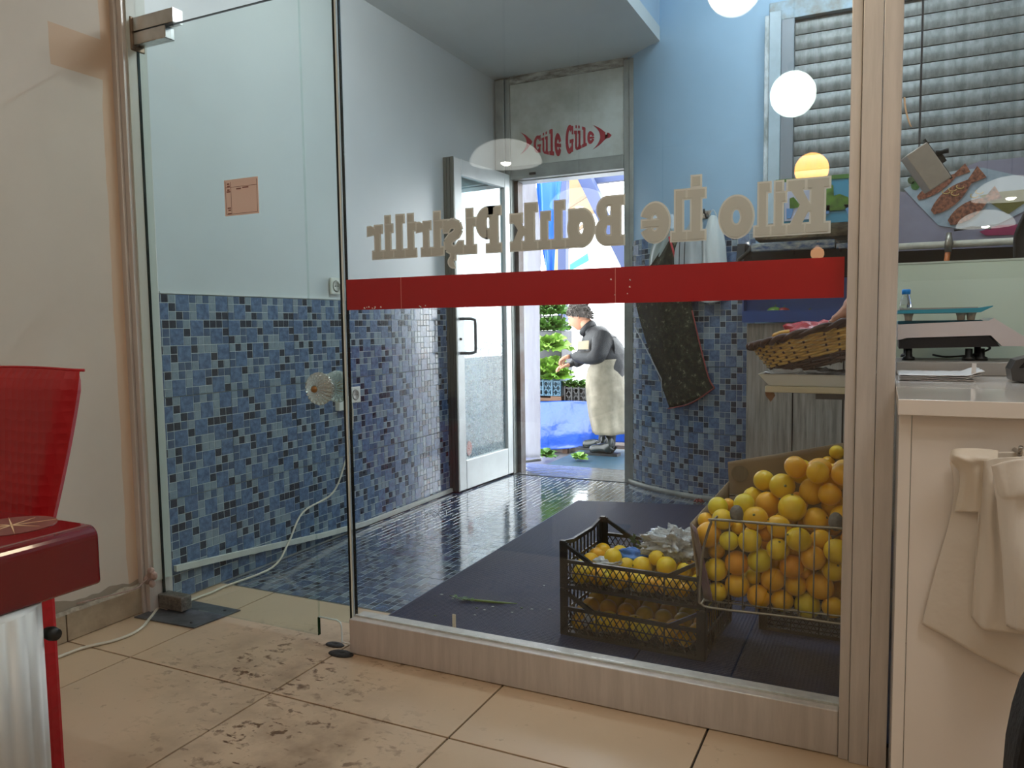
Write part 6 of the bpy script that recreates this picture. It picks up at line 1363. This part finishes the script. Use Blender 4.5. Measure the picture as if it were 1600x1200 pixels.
APN = mat('pale_apron', '8c8472', .6, bump=.5, bscale=8, bdist=.03, col2='6c6554', vscale=6)
prof_ = [(560, 950, 25), (575, 945, 30), (590, 944, 32), (605, 945, 33), (625, 946, 33), (650, 948, 31), (675, 953, 30)]
def apf(u, v):
    t = v*(len(prof_)-1); i = min(int(t), len(prof_)-2); f = t-i; y_, cx_, w_ = [prof_[i][k]*(1-f)+prof_[i+1][k]*f for k in range(3)]
    c_ = q(cx_+3, y_); a = 2*math.pi*u; rx = w_*.0050; k = 1+.05*math.sin(a*7+v*3)*v+.04*nz((math.cos(a)*2, math.sin(a)*2, v*3), 1.2); return (c_.x+rx*k*math.cos(a), c_.y+.22*k*math.sin(a), c_.z)
MB().grid(apf, 60, 30, thick=-.004).build('apron', APN, mn, 'pale stained apron wrapped down to the boots')
MB().prism([(0, 0), (.10, .015), (.095, .09), (-.005, .07)], 0, .006, M=Matrix.Translation(q(902, 546, -.20)) @ Matrix.Rotation(math.radians(8), 4, 'Y')).build('apron_bib', mat('tan_pocket', 'b7a98c', .6), mn)
for s_, (an, dy, tx) in enumerate(((aN, -.10, 0), (aF, .14, -12))):
    t0 = q(953+tx*.6, 676, dy); t1 = q(955+tx, 700, dy); t2 = q(953+tx, 712, dy); to = q(918+tx, 717, dy)
    zf = MTZ+.002; hl = Vector((t2.x+.03, t2.y, zf+.05)); mid = Vector((t2.x-.06, t2.y, zf+.055)); toe = Vector((t2.x-.19, t2.y, zf+.042))
    skin('boot', [t0, t1, Vector((t2.x, t2.y, zf+.10)), hl, mid, toe], [(0, 1), (1, 2), (2, 3), (2, 4), (4, 5)], [.078, .068, .056, .045, .050, .040], mat('black_rubber', '1c2424', .25), mn)
    MB().prism([(toe.x-.045, zf-.001), (hl.x+.05, zf-.001), (hl.x+.05, zf+.02), (toe.x-.045, zf+.018)], t2.y-.05, t2.y+.05).build('boot_sole', mat('boot_sole', '15181a', .5), mn)
hs = MB(); hr = random.Random(9)
for k in range(420):
    a = hr.uniform(0, 2*math.pi); b = math.pi*hr.random()**.8*(.33+.36*(1+math.cos(a))/2); x, y, z = math.sin(b)*math.cos(a), math.sin(b)*math.sin(a), math.cos(b)
    p0 = Mh @ Vector((x*.104+.004, y*.082, z*.126)); nrm = (Mh.to_3x3() @ Vector((x, y, z))).normalized(); dr = (nrm*.5 + Vector((.5, hr.uniform(-.6, .6), -.55+hr.uniform(-.4, .5)))).normalized()*hr.uniform(.018, .040)
    hs.tube([p0, p0+dr*.6+nrm*.004, p0+dr], [.005, .004, .001], 4)
hs.build('hair_tufts', mat('grey_hair_tuft', '6e6660', .7, col2='3a3432', vscale=40), mn, kind='stuff')
# hands with separate fingers
def hand(w, tip, nm, spread):
    w, tip = Vector(w), Vector(tip); d = (tip-w).normalized(); side = d.cross(Vector((0, 0, 1))).normalized(); upv = side.cross(d).normalized(); pal = w + d*.075
    vs = [w, w+d*.04, pal]; es = [(0, 1), (1, 2)]; rs = [(.026, .022), (.036, .020), (.036, .018)]
    for k, (o_, L) in enumerate(((-.030, .062), (-.010, .074), (.010, .070), (.028, .056))):
        b0 = pal + side*o_; b1 = b0 + d*L*.45 - upv*.010; b2 = b1 + d*L*.30 - upv*.022; b3 = b2 + d*L*.10 - upv*.024; i = len(vs); vs += [b0, b1, b2, b3]; es += [(2, i), (i, i+1), (i+1, i+2), (i+2, i+3)]; rs += [.011, .0095, .0085, .007]
    i = len(vs); b0 = w + d*.03 - side*.035; b1 = b0 + d*.035 - side*.025 - upv*.012; b2 = b1 + d*.03 - side*.004 - upv*.012; vs += [b0, b1, b2]; es += [(1, i), (i, i+1), (i+1, i+2)]; rs += [.013, .011, .009]
    return skin(nm, vs, es, rs, SK_, mn, sub=1)
hand(q(893, 556, -.13), q(870, 563, -.09), 'hand', 1); hand(q(892, 570, .08), q(868, 572, .05), 'hand', 1)
#END
